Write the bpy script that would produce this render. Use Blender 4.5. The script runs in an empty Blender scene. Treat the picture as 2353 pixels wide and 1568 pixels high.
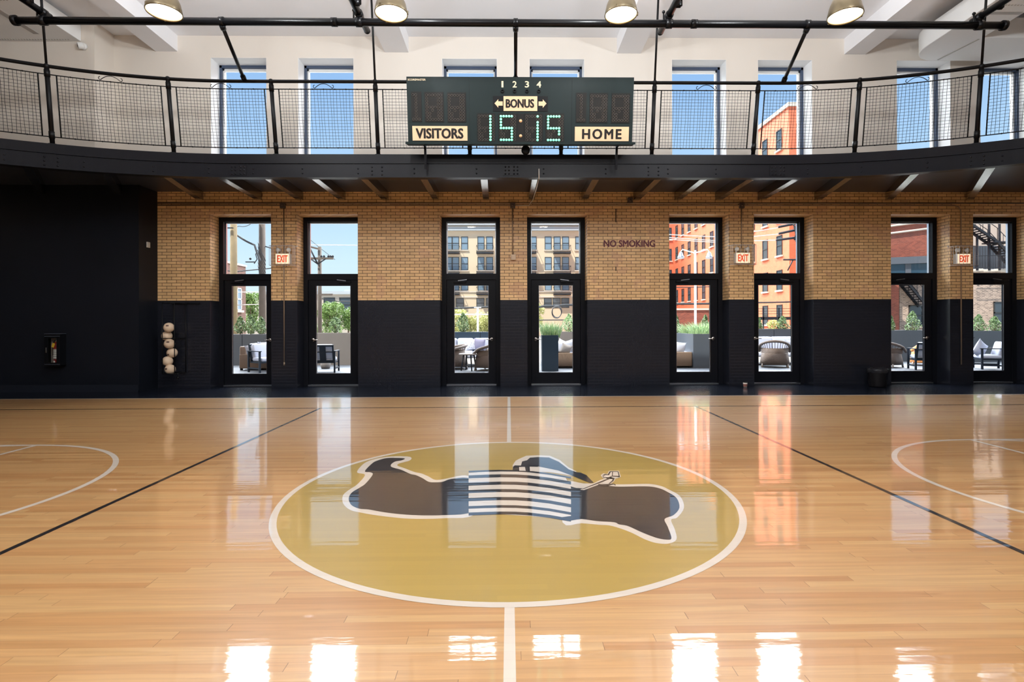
import bpy, math, random
from mathutils import Vector, Matrix
random.seed(7)
PI = math.pi
sc = bpy.context.scene
COL = sc.collection

# ------------------------------------------------------------------ camera
F = 1222.0                      # focal length in pixels of the 2353x1568 frame
PX, PY = 1186.3, 742.0          # principal point
CAMZ = 1.411
YAW, ROLL = math.radians(-0.81), -0.0028
cam_data = bpy.data.cameras.new('camera')
cam_data.sensor_width = 36.0
cam_data.lens = F / 2353 * 36.0
cam_data.shift_x = (1176.5 - PX) / 2353
cam_data.shift_y = (PY - 784.0) / 2353
cam_data.clip_start, cam_data.clip_end = 0.05, 500
cam = bpy.data.objects.new('camera', cam_data)
COL.objects.link(cam)
CAMM = Matrix.Rotation(YAW, 4, 'Z') @ Matrix.Rotation(PI / 2, 4, 'X') @ Matrix.Rotation(ROLL, 4, 'Z')
cam.matrix_world = Matrix.Translation((0, 0, CAMZ)) @ CAMM
sc.camera = cam

def ray(x, y):
    return CAMM.to_3x3() @ Vector(((x - PX) / F, -(y - PY) / F, -1))
def at(x, y, Y):
    "point of the photo at distance Y into the room"
    d = ray(x, y)
    return Vector((0, 0, CAMZ)) + d * (Y / d.y)
def onz(x, y, z=0.0):
    "point of the photo on the horizontal plane z"
    d = ray(x, y)
    return Vector((0, 0, CAMZ)) + d * ((z - CAMZ) / d.z)

# ------------------------------------------------------------------ world, sun, daylight, exposure
w = bpy.data.worlds.new('sky')
sc.world = w
w.use_nodes = True
nt = w.node_tree
nt.nodes.clear()
tc = nt.nodes.new('ShaderNodeTexCoord')
sep = nt.nodes.new('ShaderNodeSeparateXYZ')
rmp = nt.nodes.new('ShaderNodeValToRGB')
bg = nt.nodes.new('ShaderNodeBackground')
wo = nt.nodes.new('ShaderNodeOutputWorld')
nt.links.new(tc.outputs['Generated'], sep.inputs[0])
nt.links.new(sep.outputs['Z'], rmp.inputs[0])
nt.links.new(rmp.outputs[0], bg.inputs[0])
nt.links.new(bg.outputs[0], wo.inputs[0])
e = rmp.color_ramp.elements
e[0].position, e[0].color = 0.0, (0.95, 1.08, 1.18, 1)
e[1].position, e[1].color = 1.0, (0.60, 0.85, 1.30, 1)
for p, c in ((0.10, (0.74, 0.96, 1.15, 1)), (0.20, (0.56, 0.82, 1.12, 1)), (0.40, (0.34, 0.58, 0.97, 1))):
    q = e.new(p); q.color = c
# bright sky band added out of view to strengthen daylight and floor reflections
cn = nt.nodes.new('ShaderNodeTexNoise'); cn.inputs['Scale'].default_value = 3.0; cn.inputs['Detail'].default_value = 5
nt.links.new(tc.outputs['Generated'], cn.inputs['Vector'])
hi = nt.nodes.new('ShaderNodeMapRange'); hi.interpolation_type = 'SMOOTHSTEP'; hi.inputs[1].default_value = 0.445; hi.inputs[2].default_value = 0.49
nt.links.new(sep.outputs['Z'], hi.inputs[0])
cm = nt.nodes.new('ShaderNodeMapRange'); cm.interpolation_type = 'SMOOTHSTEP'; cm.inputs[1].default_value = 0.15; cm.inputs[2].default_value = 0.36
nt.links.new(cn.outputs['Fac'], cm.inputs[0])
cf_ = nt.nodes.new('ShaderNodeMath'); cf_.operation = 'MULTIPLY'
nt.links.new(hi.outputs[0], cf_.inputs[0]); nt.links.new(cm.outputs[0], cf_.inputs[1])
mxs = nt.nodes.new('ShaderNodeMix'); mxs.data_type = 'RGBA'
north = nt.nodes.new('ShaderNodeMapRange'); north.interpolation_type = 'SMOOTHSTEP'; north.inputs[1].default_value = -0.1; north.inputs[2].default_value = 0.35
nt.links.new(sep.outputs['Y'], north.inputs[0])
cg_ = nt.nodes.new('ShaderNodeMath'); cg_.operation = 'MULTIPLY'
lo_ = nt.nodes.new('ShaderNodeMapRange'); lo_.interpolation_type = 'SMOOTHSTEP'; lo_.inputs[1].default_value = 0.70; lo_.inputs[2].default_value = 0.86
lo_.inputs[3].default_value = 1.0; lo_.inputs[4].default_value = 0.12
nt.links.new(sep.outputs['Z'], lo_.inputs[0])
ch_ = nt.nodes.new('ShaderNodeMath'); ch_.operation = 'MULTIPLY'
nt.links.new(cf_.outputs[0], ch_.inputs[0]); nt.links.new(lo_.outputs[0], ch_.inputs[1])
nt.links.new(ch_.outputs[0], cg_.inputs[0]); nt.links.new(north.outputs[0], cg_.inputs[1])
nt.links.new(cg_.outputs[0], mxs.inputs[0]); nt.links.new(rmp.outputs[0], mxs.inputs[6]); mxs.inputs[7].default_value = (28.0, 28.6, 30.0, 1)
nt.links.new(mxs.outputs[2], bg.inputs[0])
bg.inputs['Strength'].default_value = 1.0

sun_d = bpy.data.lights.new('sun', 'SUN')
sun_d.energy, sun_d.angle, sun_d.color = 8.0, math.radians(0.6), (1.0, 0.95, 0.87)
sun = bpy.data.objects.new('sun', sun_d)
COL.objects.link(sun)
sun.rotation_euler = Vector((0.45, 0.457, -1.0)).to_track_quat('-Z', 'Y').to_euler()

WALL_Y, BACK_Y, LEFT_X, RIGHT_X = 11.74, -4.0, -17.0, 15.0
CEIL_Z = 7.72
REAR_XS = (-11.5, -8.2, -4.9, -1.6, 1.7, 5.0, 8.3, 11.6)       # rear windows
vs = sc.view_settings
vs.view_transform, vs.look, vs.gamma, vs.use_curve_mapping = 'Standard', 'None', 1.0, False
vs.exposure = 0.0
sc.cycles.use_denoising = True
sc.cycles.transparent_max_bounces = 24
sc.cycles.sample_clamp_indirect = 4.0

# ------------------------------------------------------------------ materials
MATS = {}
def new_mat(name):
    m = bpy.data.materials.new(name)
    m.use_nodes = True
    n = m.node_tree
    b = n.nodes['Principled BSDF']
    return m, n, b
def N(n, t, **kw):
    o = n.nodes.new(t)
    for k, v in kw.items(): setattr(o, k, v)
    return o
def L(n, a, b): n.links.new(a, b)
def math_(n, op, a, b=None, c=None):
    o = N(n, 'ShaderNodeMath', operation=op)
    for i, v in enumerate((a, b, c)):
        if v is None: continue
        if isinstance(v, (int, float)): o.inputs[i].default_value = v
        else: L(n, v, o.inputs[i])
    return o.outputs[0]
def mixc(n, fac, a, b, mode='MIX'):
    o = N(n, 'ShaderNodeMix', data_type='RGBA', blend_type=mode)
    for s, v in ((o.inputs[0], fac), (o.inputs[6], a), (o.inputs[7], b)):
        if isinstance(v, (int, float)): s.default_value = v
        elif isinstance(v, tuple): s.default_value = (*v[:3], 1)
        else: L(n, v, s)
    return o.outputs[2]
def lin(r, g, b):
    f = lambda c: (c / 255 / 12.92) if c / 255 <= 0.04045 else ((c / 255 + 0.055) / 1.055) ** 2.4
    return (f(r), f(g), f(b))
def objpos(n):
    return N(n, 'ShaderNodeNewGeometry').outputs['Position']
def mat(name, col, rough=0.5, metal=0.0, var=0.0, vscale=8.0, bump=0.0, bscale=60.0, emis=None, estr=0.0, coat=0.0):
    if name in MATS: return MATS[name]
    m, n, b = new_mat(name)
    b.inputs['Base Color'].default_value = (*col, 1)
    b.inputs['Roughness'].default_value = rough
    b.inputs['Metallic'].default_value = metal
    b.inputs['Coat Weight'].default_value = coat
    if max(col) < 0.03: b.inputs['Specular IOR Level'].default_value = 0.18
    if var:
        t = N(n, 'ShaderNodeTexNoise'); t.inputs['Scale'].default_value = vscale; t.inputs['Detail'].default_value = 4
        L(n, objpos(n), t.inputs['Vector'])
        k = math_(n, 'MULTIPLY_ADD', t.outputs['Fac'], 2 * var, 1 - var)
        L(n, mixc(n, 1.0, (*col,), k, 'MULTIPLY'), b.inputs['Base Color'])
    if bump:
        t = N(n, 'ShaderNodeTexNoise'); t.inputs['Scale'].default_value = bscale
        L(n, objpos(n), t.inputs['Vector'])
        bp = N(n, 'ShaderNodeBump'); bp.inputs['Strength'].default_value = bump; bp.inputs['Distance'].default_value = 0.01
        L(n, t.outputs['Fac'], bp.inputs['Height']); L(n, bp.outputs[0], b.inputs['Normal'])
    if emis:
        b.inputs['Emission Color'].default_value = (*emis, 1)
        b.inputs['Emission Strength'].default_value = estr
    MATS[name] = m
    return m

PLANK = 0.0585
def floor_nodes(n):
    "shared plank layout: row fraction, per-plank random, per-row random, position parts"
    s = N(n, 'ShaderNodeSeparateXYZ'); L(n, objpos(n), s.inputs[0])
    row = math_(n, 'DIVIDE', s.outputs['Y'], PLANK)
    rid = math_(n, 'FLOOR', row)
    rf = math_(n, 'FRACT', row)
    wr = N(n, 'ShaderNodeTexWhiteNoise', noise_dimensions='1D'); L(n, rid, wr.inputs['W'])
    ln = math_(n, 'MULTIPLY_ADD', wr.outputs['Value'], 0.7, 1.0)
    off = math_(n, 'MULTIPLY', wr.outputs['Value'], 37.13)
    col = math_(n, 'ADD', math_(n, 'DIVIDE', s.outputs['X'], ln), off)
    cid = math_(n, 'FLOOR', col)
    cf = math_(n, 'FRACT', col)
    cb = N(n, 'ShaderNodeCombineXYZ'); L(n, rid, cb.inputs[0]); L(n, cid, cb.inputs[1])
    wp = N(n, 'ShaderNodeTexWhiteNoise', noise_dimensions='2D'); L(n, cb.outputs[0], wp.inputs['Vector'])
    return s, rf, cf, wp, wr
def floor_normal(n, s, rf, wp, k=1.0):
    tilt = math_(n, 'MULTIPLY', math_(n, 'SUBTRACT', wp.outputs['Value'], 0.5), math_(n, 'SUBTRACT', rf, 0.5))
    cup = math_(n, 'MULTIPLY', math_(n, 'POWER', math_(n, 'ABSOLUTE', math_(n, 'SUBTRACT', rf, 0.5)), 2.0), 0.35)
    v = N(n, 'ShaderNodeCombineXYZ')
    L(n, math_(n, 'MULTIPLY', s.outputs['X'], 2.0), v.inputs[0]); L(n, math_(n, 'MULTIPLY', s.outputs['Y'], 9.0), v.inputs[1])
    t = N(n, 'ShaderNodeTexNoise'); t.inputs['Scale'].default_value = 1.0; t.inputs['Detail'].default_value = 3
    L(n, v.outputs[0], t.inputs['Vector'])
    v2 = N(n, 'ShaderNodeTexNoise'); v2.inputs['Scale'].default_value = 55; v2.inputs['Detail'].default_value = 2
    L(n, objpos(n), v2.inputs['Vector'])
    h = math_(n, 'ADD', math_(n, 'ADD', math_(n, 'MULTIPLY', tilt, 0.55), cup), math_(n, 'ADD', math_(n, 'MULTIPLY', t.outputs['Fac'], 0.9), math_(n, 'MULTIPLY', v2.outputs['Fac'], 0.06)))
    b = N(n, 'ShaderNodeBump'); b.inputs['Strength'].default_value = 1.0; b.inputs['Distance'].default_value = 0.0009 * k
    L(n, h, b.inputs['Height'])
    return b.outputs[0]
def lacquer(b, n, nrm, ior=1.68, rough=0.045):
    b.inputs['Roughness'].default_value = 0.35
    b.inputs['Coat Weight'].default_value = 1.0
    b.inputs['Coat IOR'].default_value = ior
    b.inputs['Coat Roughness'].default_value = rough
    L(n, nrm, b.inputs['Coat Normal'])
def wood_floor():
    m, n, b = new_mat('maple_planks')
    s, rf, cf, wp, wr = floor_nodes(n)
    g = N(n, 'ShaderNodeCombineXYZ')
    L(n, math_(n, 'MULTIPLY', s.outputs['X'], 1.6), g.inputs[0]); L(n, math_(n, 'MULTIPLY', s.outputs['Y'], 38.0), g.inputs[1])
    L(n, math_(n, 'MULTIPLY', wp.outputs['Value'], 40.0), g.inputs[2])
    t = N(n, 'ShaderNodeTexNoise'); t.inputs['Scale'].default_value = 1.0; t.inputs['Detail'].default_value = 6; t.inputs['Distortion'].default_value = 0.6
    L(n, g.outputs[0], t.inputs['Vector'])
    cr = N(n, 'ShaderNodeValToRGB')
    ce = cr.color_ramp.elements
    ce[0].position, ce[0].color = 0.0, (*lin(188, 137, 86), 1)
    ce[1].position, ce[1].color = 1.0, (*lin(204, 161, 108), 1)
    q = ce.new(0.25); q.color = (*lin(195, 147, 95), 1)
    q = ce.new(0.6); q.color = (*lin(200, 154, 102), 1)
    L(n, wp.outputs['Value'], cr.inputs[0])
    c = mixc(n, 1.0, cr.outputs[0], math_(n, 'MULTIPLY_ADD', t.outputs['Fac'], 0.6, 0.68), 'MULTIPLY')
    # mineral streaks
    k = N(n, 'ShaderNodeTexNoise'); k.inputs['Scale'].default_value = 1.0; k.inputs['Detail'].default_value = 3
    kv = N(n, 'ShaderNodeCombineXYZ')
    L(n, math_(n, 'MULTIPLY', s.outputs['X'], 3.0), kv.inputs[0]); L(n, math_(n, 'MULTIPLY', s.outputs['Y'], 24.0), kv.inputs[1])
    L(n, kv.outputs[0], k.inputs['Vector'])
    ks = N(n, 'ShaderNodeMapRange'); ks.inputs[1].default_value = 0.68; ks.inputs[2].default_value = 0.80; L(n, k.outputs['Fac'], ks.inputs[0])
    c = mixc(n, math_(n, 'MULTIPLY', ks.outputs[0], 0.45), c, lin(140, 92, 50))
    # joints
    e1 = math_(n, 'LESS_THAN', rf, 0.022)
    e2 = math_(n, 'LESS_THAN', cf, 0.0022)
    c = mixc(n, math_(n, 'MULTIPLY', math_(n, 'MAXIMUM', math_(n, 'MULTIPLY', e1, 0.45), e2), 0.7), c, lin(96, 60, 34))
    L(n, c, b.inputs['Base Color'])
    lacquer(b, n, floor_normal(n, s, rf, wp))
    return m
def paint_floor(name, col):
    m, n, b = new_mat(name)
    s, rf, cf, wp, wr = floor_nodes(n)
    e1 = math_(n, 'LESS_THAN', rf, 0.02)
    k = math_(n, 'MULTIPLY_ADD', wp.outputs['Value'], 0.06, 0.97)
    c = mixc(n, 1.0, col, k, 'MULTIPLY')
    c = mixc(n, math_(n, 'MULTIPLY', e1, 0.12), c, (0.02, 0.02, 0.02))
    L(n, c, b.inputs['Base Color'])
    lacquer(b, n, floor_normal(n, s, rf, wp))
    return m
M_WOOD = wood_floor()
M_GOLD = paint_floor('gold_floor_paint', lin(178, 148, 72))
M_CREAM = paint_floor('cream_floor_paint', lin(222, 210, 196))
M_BLACKP = paint_floor('black_floor_paint', lin(30, 26, 28))
def border_floor():
    m, n, b = new_mat('black_gloss_floor')
    b.inputs['Base Color'].default_value = (*lin(20, 24, 34), 1)
    b.inputs['Roughness'].default_value = 0.16
    t = N(n, 'ShaderNodeTexNoise'); t.inputs['Scale'].default_value = 9; t.inputs['Detail'].default_value = 4
    L(n, objpos(n), t.inputs['Vector'])
    bp = N(n, 'ShaderNodeBump'); bp.inputs['Strength'].default_value = 0.5; bp.inputs['Distance'].default_value = 0.006
    L(n, t.outputs['Fac'], bp.inputs['Height']); L(n, bp.outputs[0], b.inputs['Normal'])
    return m
M_BORDER = border_floor()

def brick(name, c1, c2, mortar, w=0.208, h=0.0677, mort=0.006, split=None, dark=None, rough=0.7, bstr=0.5, sq=None, third=None):
    m, n, b = new_mat(name)
    s = N(n, 'ShaderNodeSeparateXYZ'); L(n, objpos(n), s.inputs[0])
    v = N(n, 'ShaderNodeCombineXYZ')
    L(n, math_(n, 'ADD', s.outputs['X'], s.outputs['Y']), v.inputs[0]); L(n, s.outputs['Z'], v.inputs[1])
    t = N(n, 'ShaderNodeTexBrick', offset=0.5, offset_frequency=2)
    if sq: t.squash, t.squash_frequency = sq
    t.inputs['Scale'].default_value = 1.0
    t.inputs['Mortar Size'].default_value = mort
    t.inputs['Mortar Smooth'].default_value = 0.2
    t.inputs['Bias'].default_value = 0.0
    t.inputs['Brick Width'].default_value = w
    t.inputs['Row Height'].default_value = h
    t.inputs['Color1'].default_value = (*c1, 1); t.inputs['Color2'].default_value = (*c2, 1); t.inputs['Mortar'].default_value = (*mortar, 1)
    L(n, v.outputs[0], t.inputs['Vector'])
    no = N(n, 'ShaderNodeTexNoise'); no.inputs['Scale'].default_value = 2.2; no.inputs['Detail'].default_value = 5
    L(n, objpos(n), no.inputs['Vector'])
    c = mixc(n, 1.0, t.outputs['Color'], math_(n, 'MULTIPLY_ADD', no.outputs['Fac'], 0.5, 0.75), 'MULTIPLY')
    if third:
        c = mixc(n, math_(n, 'MULTIPLY', math_(n, 'GREATER_THAN', no.outputs['Fac'], 0.60), 0.35), c, third)
    rg = rough
    if split is not None:
        lo = math_(n, 'LESS_THAN', s.outputs['Z'], split)
        c = mixc(n, lo, c, dark)
        b.inputs['Roughness'].default_value = rough
        L(n, math_(n, 'MULTIPLY_ADD', lo, 0.27 - rough, rough), b.inputs['Roughness'])
    else:
        b.inputs['Roughness'].default_value = rough
    L(n, c, b.inputs['Base Color'])
    if bstr:
        bp = N(n, 'ShaderNodeBump'); bp.inputs['Strength'].default_value = bstr; bp.inputs['Distance'].default_value = 0.006
        n2 = N(n, 'ShaderNodeTexNoise'); n2.inputs['Scale'].default_value = 40
        L(n, objpos(n), n2.inputs['Vector'])
        L(n, math_(n, 'MULTIPLY_ADD', t.outputs['Fac'], -1.0, math_(n, 'MULTIPLY', n2.outputs['Fac'], 0.35)), bp.inputs['Height'])
        L(n, bp.outputs[0], b.inputs['Normal'])
    MATS[name] = m
    return m
M_BRICK = brick('buff_brick_black_dado', lin(228, 190, 138), lin(208, 170, 122), lin(104, 76, 54), split=1.915, dark=lin(27, 29, 37), third=lin(180, 134, 112), rough=0.42)
M_PLASTER = mat('cream_plaster', lin(231, 222, 211), 0.8, var=0.03, vscale=1.5)
M_CEIL = mat('white_ceiling_paint', lin(250, 250, 253), 0.8, var=0.02, vscale=1.0)
M_REVEAL = mat('white_reveal_paint', lin(246, 246, 246), 0.6)
M_BLACKWALL = mat('black_wall_paint', lin(19, 22, 29), 0.42, var=0.15, vscale=1.2)
M_STEEL = mat('dark_painted_steel', lin(17, 17, 22), 0.36, var=0.08, vscale=3)
M_PIPE = mat('black_pipe', lin(12, 12, 14), 0.3)
M_RAIL = mat('black_rail_paint', lin(10, 10, 12), 0.45)
M_DECK = mat('black_deck_boards', lin(34, 40, 50), 0.22, bump=0.05, bscale=14, coat=1.0)
M_DECK.node_tree.nodes['Principled BSDF'].inputs['Coat Roughness'].default_value = 0.16
M_FRAME = mat('black_aluminium', lin(20, 21, 26), 0.35)
M_WFRAME = mat('slate_window_frame', lin(62, 76, 100), 0.4)
M_CHROME = mat('brushed_nickel', lin(205, 196, 190), 0.25, 1.0)
M_ALU = mat('mill_aluminium', lin(190, 192, 198), 0.3, 1.0)
M_WHITE = mat('white_metal', lin(240, 240, 238), 0.45)
M_SLOT = mat('grey_slot', lin(176, 172, 168), 0.5)
M_CONDUIT = mat('painted_conduit', lin(150, 128, 108), 0.4, 0.3)
M_BLACK = mat('matte_black', lin(14, 14, 16), 0.5)
def glass(name, tint=(0.97, 0.985, 0.98), refl=1.0):
    m = bpy.data.materials.new(name); m.use_nodes = True
    n = m.node_tree; n.nodes.clear()
    o = N(n, 'ShaderNodeOutputMaterial'); mx = N(n, 'ShaderNodeMixShader')
    tr = N(n, 'ShaderNodeBsdfTransparent'); gl = N(n, 'ShaderNodeBsdfGlossy'); fr = N(n, 'ShaderNodeFresnel')
    tr.inputs[0].default_value = (*tint, 1); gl.inputs['Roughness'].default_value = 0.01
    fr.inputs['IOR'].default_value = 1.25
    L(n, fr.outputs[0], mx.inputs[0]); L(n, tr.outputs[0], mx.inputs[1]); L(n, gl.outputs[0], mx.inputs[2]); L(n, mx.outputs[0], o.inputs[0])
    return m
M_GLASS = glass('clear_glass')

def twotone(name):
    m, n, b = new_mat(name)
    s = N(n, 'ShaderNodeSeparateXYZ'); L(n, objpos(n), s.inputs[0])
    L(n, mixc(n, math_(n, 'LESS_THAN', s.outputs['Z'], 4.4), lin(226, 218, 208), lin(24, 26, 32)), b.inputs['Base Color'])
    b.inputs['Roughness'].default_value = 0.7
    return m

# ------------------------------------------------------------------ mesh building
class MB:
    def __init__(s): s.v, s.f, s.mi, s.sm = [], [], [], []
    def add(s, vs, fs, mi=0, smooth=False, M=None):
        o = len(s.v)
        s.v += [tuple(M @ Vector(p)) if M is not None else tuple(p) for p in vs]
        s.f += [tuple(o + i for i in f) for f in fs]
        s.mi += [mi] * len(fs); s.sm += [smooth] * len(fs)
        return s
    def box(s, x0, x1, y0, y1, z0, z1, mi=0, M=None):
        x0, x1 = min(x0, x1), max(x0, x1); y0, y1 = min(y0, y1), max(y0, y1); z0, z1 = min(z0, z1), max(z0, z1)
        v = [(x, y, z) for z in (z0, z1) for y in (y0, y1) for x in (x0, x1)]
        return s.add(v, [(0, 2, 3, 1), (4, 5, 7, 6), (0, 1, 5, 4), (2, 6, 7, 3), (0, 4, 6, 2), (1, 3, 7, 5)], mi, False, M)
    def rbox(s, x0, x1, y0, y1, z0, z1, r, mi=0, M=None, n=3):
        "box with rounded edges (cushions, tops)"
        cx, cy, cz = (x0 + x1) / 2, (y0 + y1) / 2, (z0 + z1) / 2
        hx, hy, hz = abs(x1 - x0) / 2, abs(y1 - y0) / 2, abs(z1 - z0) / 2
        r = min(r, hx * .98, hy * .98, hz * .98)
        nu, nv = 4 * (n + 1), 2 * (n + 1)
        vs = []
        for j in range(nv):
            k = j if j <= n else j - 1
            th = -PI / 2 + (PI / 2) * (k / n)
            szn = -1 if j <= n else 1
            for i in range(nu):
                q, ii = divmod(i, n + 1)
                ph = q * PI / 2 + (PI / 2) * ii / n
                sx = 1 if q in (0, 3) else -1
                sy = 1 if q in (0, 1) else -1
                vs.append((cx + sx * (hx - r) + r * math.cos(th) * math.cos(ph), cy + sy * (hy - r) + r * math.cos(th) * math.sin(ph), cz + szn * (hz - r) + r * math.sin(th)))
        fs = [(j * nu + i, j * nu + (i + 1) % nu, (j + 1) * nu + (i + 1) % nu, (j + 1) * nu + i) for j in range(nv - 1) for i in range(nu)]
        fs += [tuple(range(nu - 1, -1, -1)), tuple((nv - 1) * nu + i for i in range(nu))]
        return s.add(vs, fs, mi, True, M)
    def tube(s, pts, r, seg=8, mi=0, closed=False, M=None, cap=True, smooth=True):
        pts = [Vector(p) for p in pts]
        n = len(pts)
        rs = r if isinstance(r, (list, tuple)) else [r] * n
        tans = []
        for i in range(n):
            a = pts[(i - 1) % n] if (closed or i > 0) else pts[i]
            c = pts[(i + 1) % n] if (closed or i < n - 1) else pts[i]
            tans.append((c - a).normalized())
        u = tans[0].orthogonal().normalized()
        vs, fs = [], []
        for i in range(n):
            u = (u - tans[i] * u.dot(tans[i])).normalized()
            w_ = tans[i].cross(u)
            for k in range(seg):
                a = 2 * PI * k / seg
                vs.append(pts[i] + (u * math.cos(a) + w_ * math.sin(a)) * rs[i])
        for i in range(n if closed else n - 1):
            j = (i + 1) % n
            for k in range(seg):
                k2 = (k + 1) % seg
                fs.append((i * seg + k, i * seg + k2, j * seg + k2, j * seg + k))
        if cap and not closed:
            fs += [tuple(range(seg - 1, -1, -1)), tuple((n - 1) * seg + k for k in range(seg))]
        return s.add(vs, fs, mi, smooth, M)
    def lathe(s, prof, seg=24, mi=0, M=None, smooth=True):
        vs, fs = [], []
        for r, z in prof:
            for k in range(seg):
                a = 2 * PI * k / seg
                vs.append((r * math.cos(a), r * math.sin(a), z))
        for i in range(len(prof) - 1):
            for k in range(seg):
                k2 = (k + 1) % seg
                fs.append((i * seg + k, i * seg + k2, (i + 1) * seg + k2, (i + 1) * seg + k))
        return s.add(vs, fs, mi, smooth, M)
    def prism(s, poly, h, axis='Z', base=0.0, mi=0, M=None):
        "extrude a 2-D polygon; axis Z: (x,y)->z, axis Y: (x,z)->y, axis X: (y,z)->x"
        def p3(a, b, c): return {'Z': (a, b, c), 'Y': (a, c, b), 'X': (c, a, b)}[axis]
        n = len(poly)
        vs = [p3(a, b, base) for a, b in poly] + [p3(a, b, base + h) for a, b in poly]
        fs = [tuple(range(n - 1, -1, -1)), tuple(range(n, 2 * n))] + [(i, (i + 1) % n, n + (i + 1) % n, n + i) for i in range(n)]
        return s.add(vs, fs, mi, False, M)
    def sphere(s, c, r, seg=16, rings=10, mi=0, sc_=(1, 1, 1), M=None):
        vs, fs = [], []
        for j in range(rings + 1):
            th = -PI / 2 + PI * j / rings
            for i in range(seg):
                a = 2 * PI * i / seg
                vs.append((c[0] + sc_[0] * r * math.cos(th) * math.cos(a), c[1] + sc_[1] * r * math.cos(th) * math.sin(a), c[2] + sc_[2] * r * math.sin(th)))
        for j in range(rings):
            for i in range(seg):
                i2 = (i + 1) % seg
                fs.append((j * seg + i, j * seg + i2, (j + 1) * seg + i2, (j + 1) * seg + i))
        return s.add(vs, fs, mi, True, M)
    def mesh(s, name, mats, off=None):
        me = bpy.data.meshes.new(name)
        v = s.v if off is None else [(p[0] - off.x, p[1] - off.y, p[2] - off.z) for p in s.v]
        me.from_pydata(v, [], s.f)
        for m in (mats if isinstance(mats, (list, tuple)) else [mats]): me.materials.append(m)
        me.polygons.foreach_set('material_index', s.mi)
        me.polygons.foreach_set('use_smooth', s.sm)
        me.update()
        return me
    def build(s, name, mats, parent=None, world=False, bevel=0.0, origin=None):
        off = None
        if parent is not None and world:
            off = Vector((0, 0, 0)); p = parent
            while p is not None: off += p.location; p = p.parent
        if origin is not None: off = Vector(origin)
        o = bpy.data.objects.new(name, s.mesh(name, mats, off))
        if origin is not None: o.location = Vector(origin)
        COL.objects.link(o)
        o.parent = parent
        if bevel:
            b = o.modifiers.new('edge', 'BEVEL'); b.width = bevel; b.segments = 2; b.limit_method = 'ANGLE'
        return o

def tag(o, label, cat, group=None):
    o['label'], o['category'] = label, cat
    if group: o['group'] = group
    return o
def thing(name, label, cat, loc=(0, 0, 0), group=None, rotz=0.0):
    o = bpy.data.objects.new(name, None)
    COL.objects.link(o)
    o.empty_display_size = 0.1
    o.location = loc; o.rotation_euler = (0, 0, rotz)
    return tag(o, label, cat, group)
def struct(o):
    o['kind'] = 'structure'
    return o
def root_of(name, loc=(0, 0, 0)):
    o = bpy.data.objects.new(name, None); COL.objects.link(o); o.location = loc
    return struct(o)
def dup(o, loc=None, rotz=None, label=None, parent=None):
    c = o.copy(); COL.objects.link(c); c.parent = parent
    for ch in list(o.children): dup(ch, parent=c)
    if loc is not None: c.location = loc
    if rotz is not None: c.rotation_euler = (0, 0, rotz)
    if label: c['label'] = label
    return c

def text_mb(txt, x0, x1, z0, z1, y=0.0, depth=0.004, bold=0.0, spacing=1.0, mi=0):
    "lettering standing in the XZ plane, facing -Y, fitted to a box"
    cu = bpy.data.curves.new('lettering', 'FONT')
    cu.body, cu.size, cu.space_character = txt, 1.0, spacing
    cu.resolution_u = 3
    ob = bpy.data.objects.new('lettering', cu); COL.objects.link(ob)
    bpy.context.view_layer.update()
    me = bpy.data.meshes.new_from_object(ob.evaluated_get(bpy.context.evaluated_depsgraph_get()))
    vs = [v.co.copy() for v in me.vertices]; fs = [tuple(p.vertices) for p in me.polygons]
    bpy.data.objects.remove(ob); bpy.data.meshes.remove(me); bpy.data.curves.remove(cu)
    ax, bx = min(v.x for v in vs), max(v.x for v in vs); ay, by = min(v.y for v in vs), max(v.y for v in vs)
    m = MB()
    H_ = z1 - z0; t_ = bold * H_
    cnt = {}
    for f in fs:
        for a, b in zip(f, f[1:] + f[:1]):
            cnt.setdefault((min(a, b), max(a, b)), []).append((a, b))
    wall = [v[0] for v in cnt.values() if len(v) == 1]
    shifts = [(0, 0)] if not bold else [(0, 0), (t_, 0), (-t_, 0), (0, t_ * .7), (0, -t_ * .7), (t_ * .7, t_ * .5), (-t_ * .7, t_ * .5), (t_ * .7, -t_ * .5), (-t_ * .7, -t_ * .5)]
    for q, (sx, sz) in enumerate(shifts):           # heavier strokes: the letter grown outwards by t_
        f3 = [(x0 + t_ + (v.x - ax) / (bx - ax) * (x1 - x0 - 2 * t_) + sx, y - 0.00002 * q, z0 + t_ * .7 + (v.y - ay) / (by - ay) * (H_ - 1.4 * t_) + sz) for v in vs]
        n = len(f3)
        m.add(f3, fs, mi)
        m.add(f3 + [(p[0], p[1] + depth, p[2]) for p in f3], [(b, a, n + a, n + b) for a, b in wall], mi)
    return m

# ------------------------------------------------------------------ floor and court
fl = MB().add([(LEFT_X, BACK_Y, 0), (RIGHT_X, BACK_Y, 0), (RIGHT_X, 10.16, 0), (LEFT_X, 10.16, 0)], [(0, 1, 2, 3)]).build('floor', M_WOOD)
struct(fl)
struct(MB().box(LEFT_X, RIGHT_X, 10.16, WALL_Y + 0.8, -0.1, 0.0).build('floor', M_BORDER))
CY = 4.462
def flat(poly, z): return [(p[0], p[1], z) for p in poly]
def ring_mb(cx, cy, r0, r1, z, a0=0.0, a1=2 * PI, n=128):
    m = MB(); vs = []; fs = []
    for i in range(n + 1):
        a = a0 + (a1 - a0) * i / n
        vs += [(cx + r0 * math.cos(a), cy + r0 * math.sin(a), z), (cx + r1 * math.cos(a), cy + r1 * math.sin(a), z)]
    fs = [(2 * i, 2 * i + 1, 2 * i + 3, 2 * i + 2) for i in range(n)]
    return m.add(vs, fs)
def strip(x0, x1, y0, y1, z): return MB().add([(x0, y0, z), (x1, y0, z), (x1, y1, z), (x0, y1, z)], [(0, 1, 2, 3)])
R_C = 1.83
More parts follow.
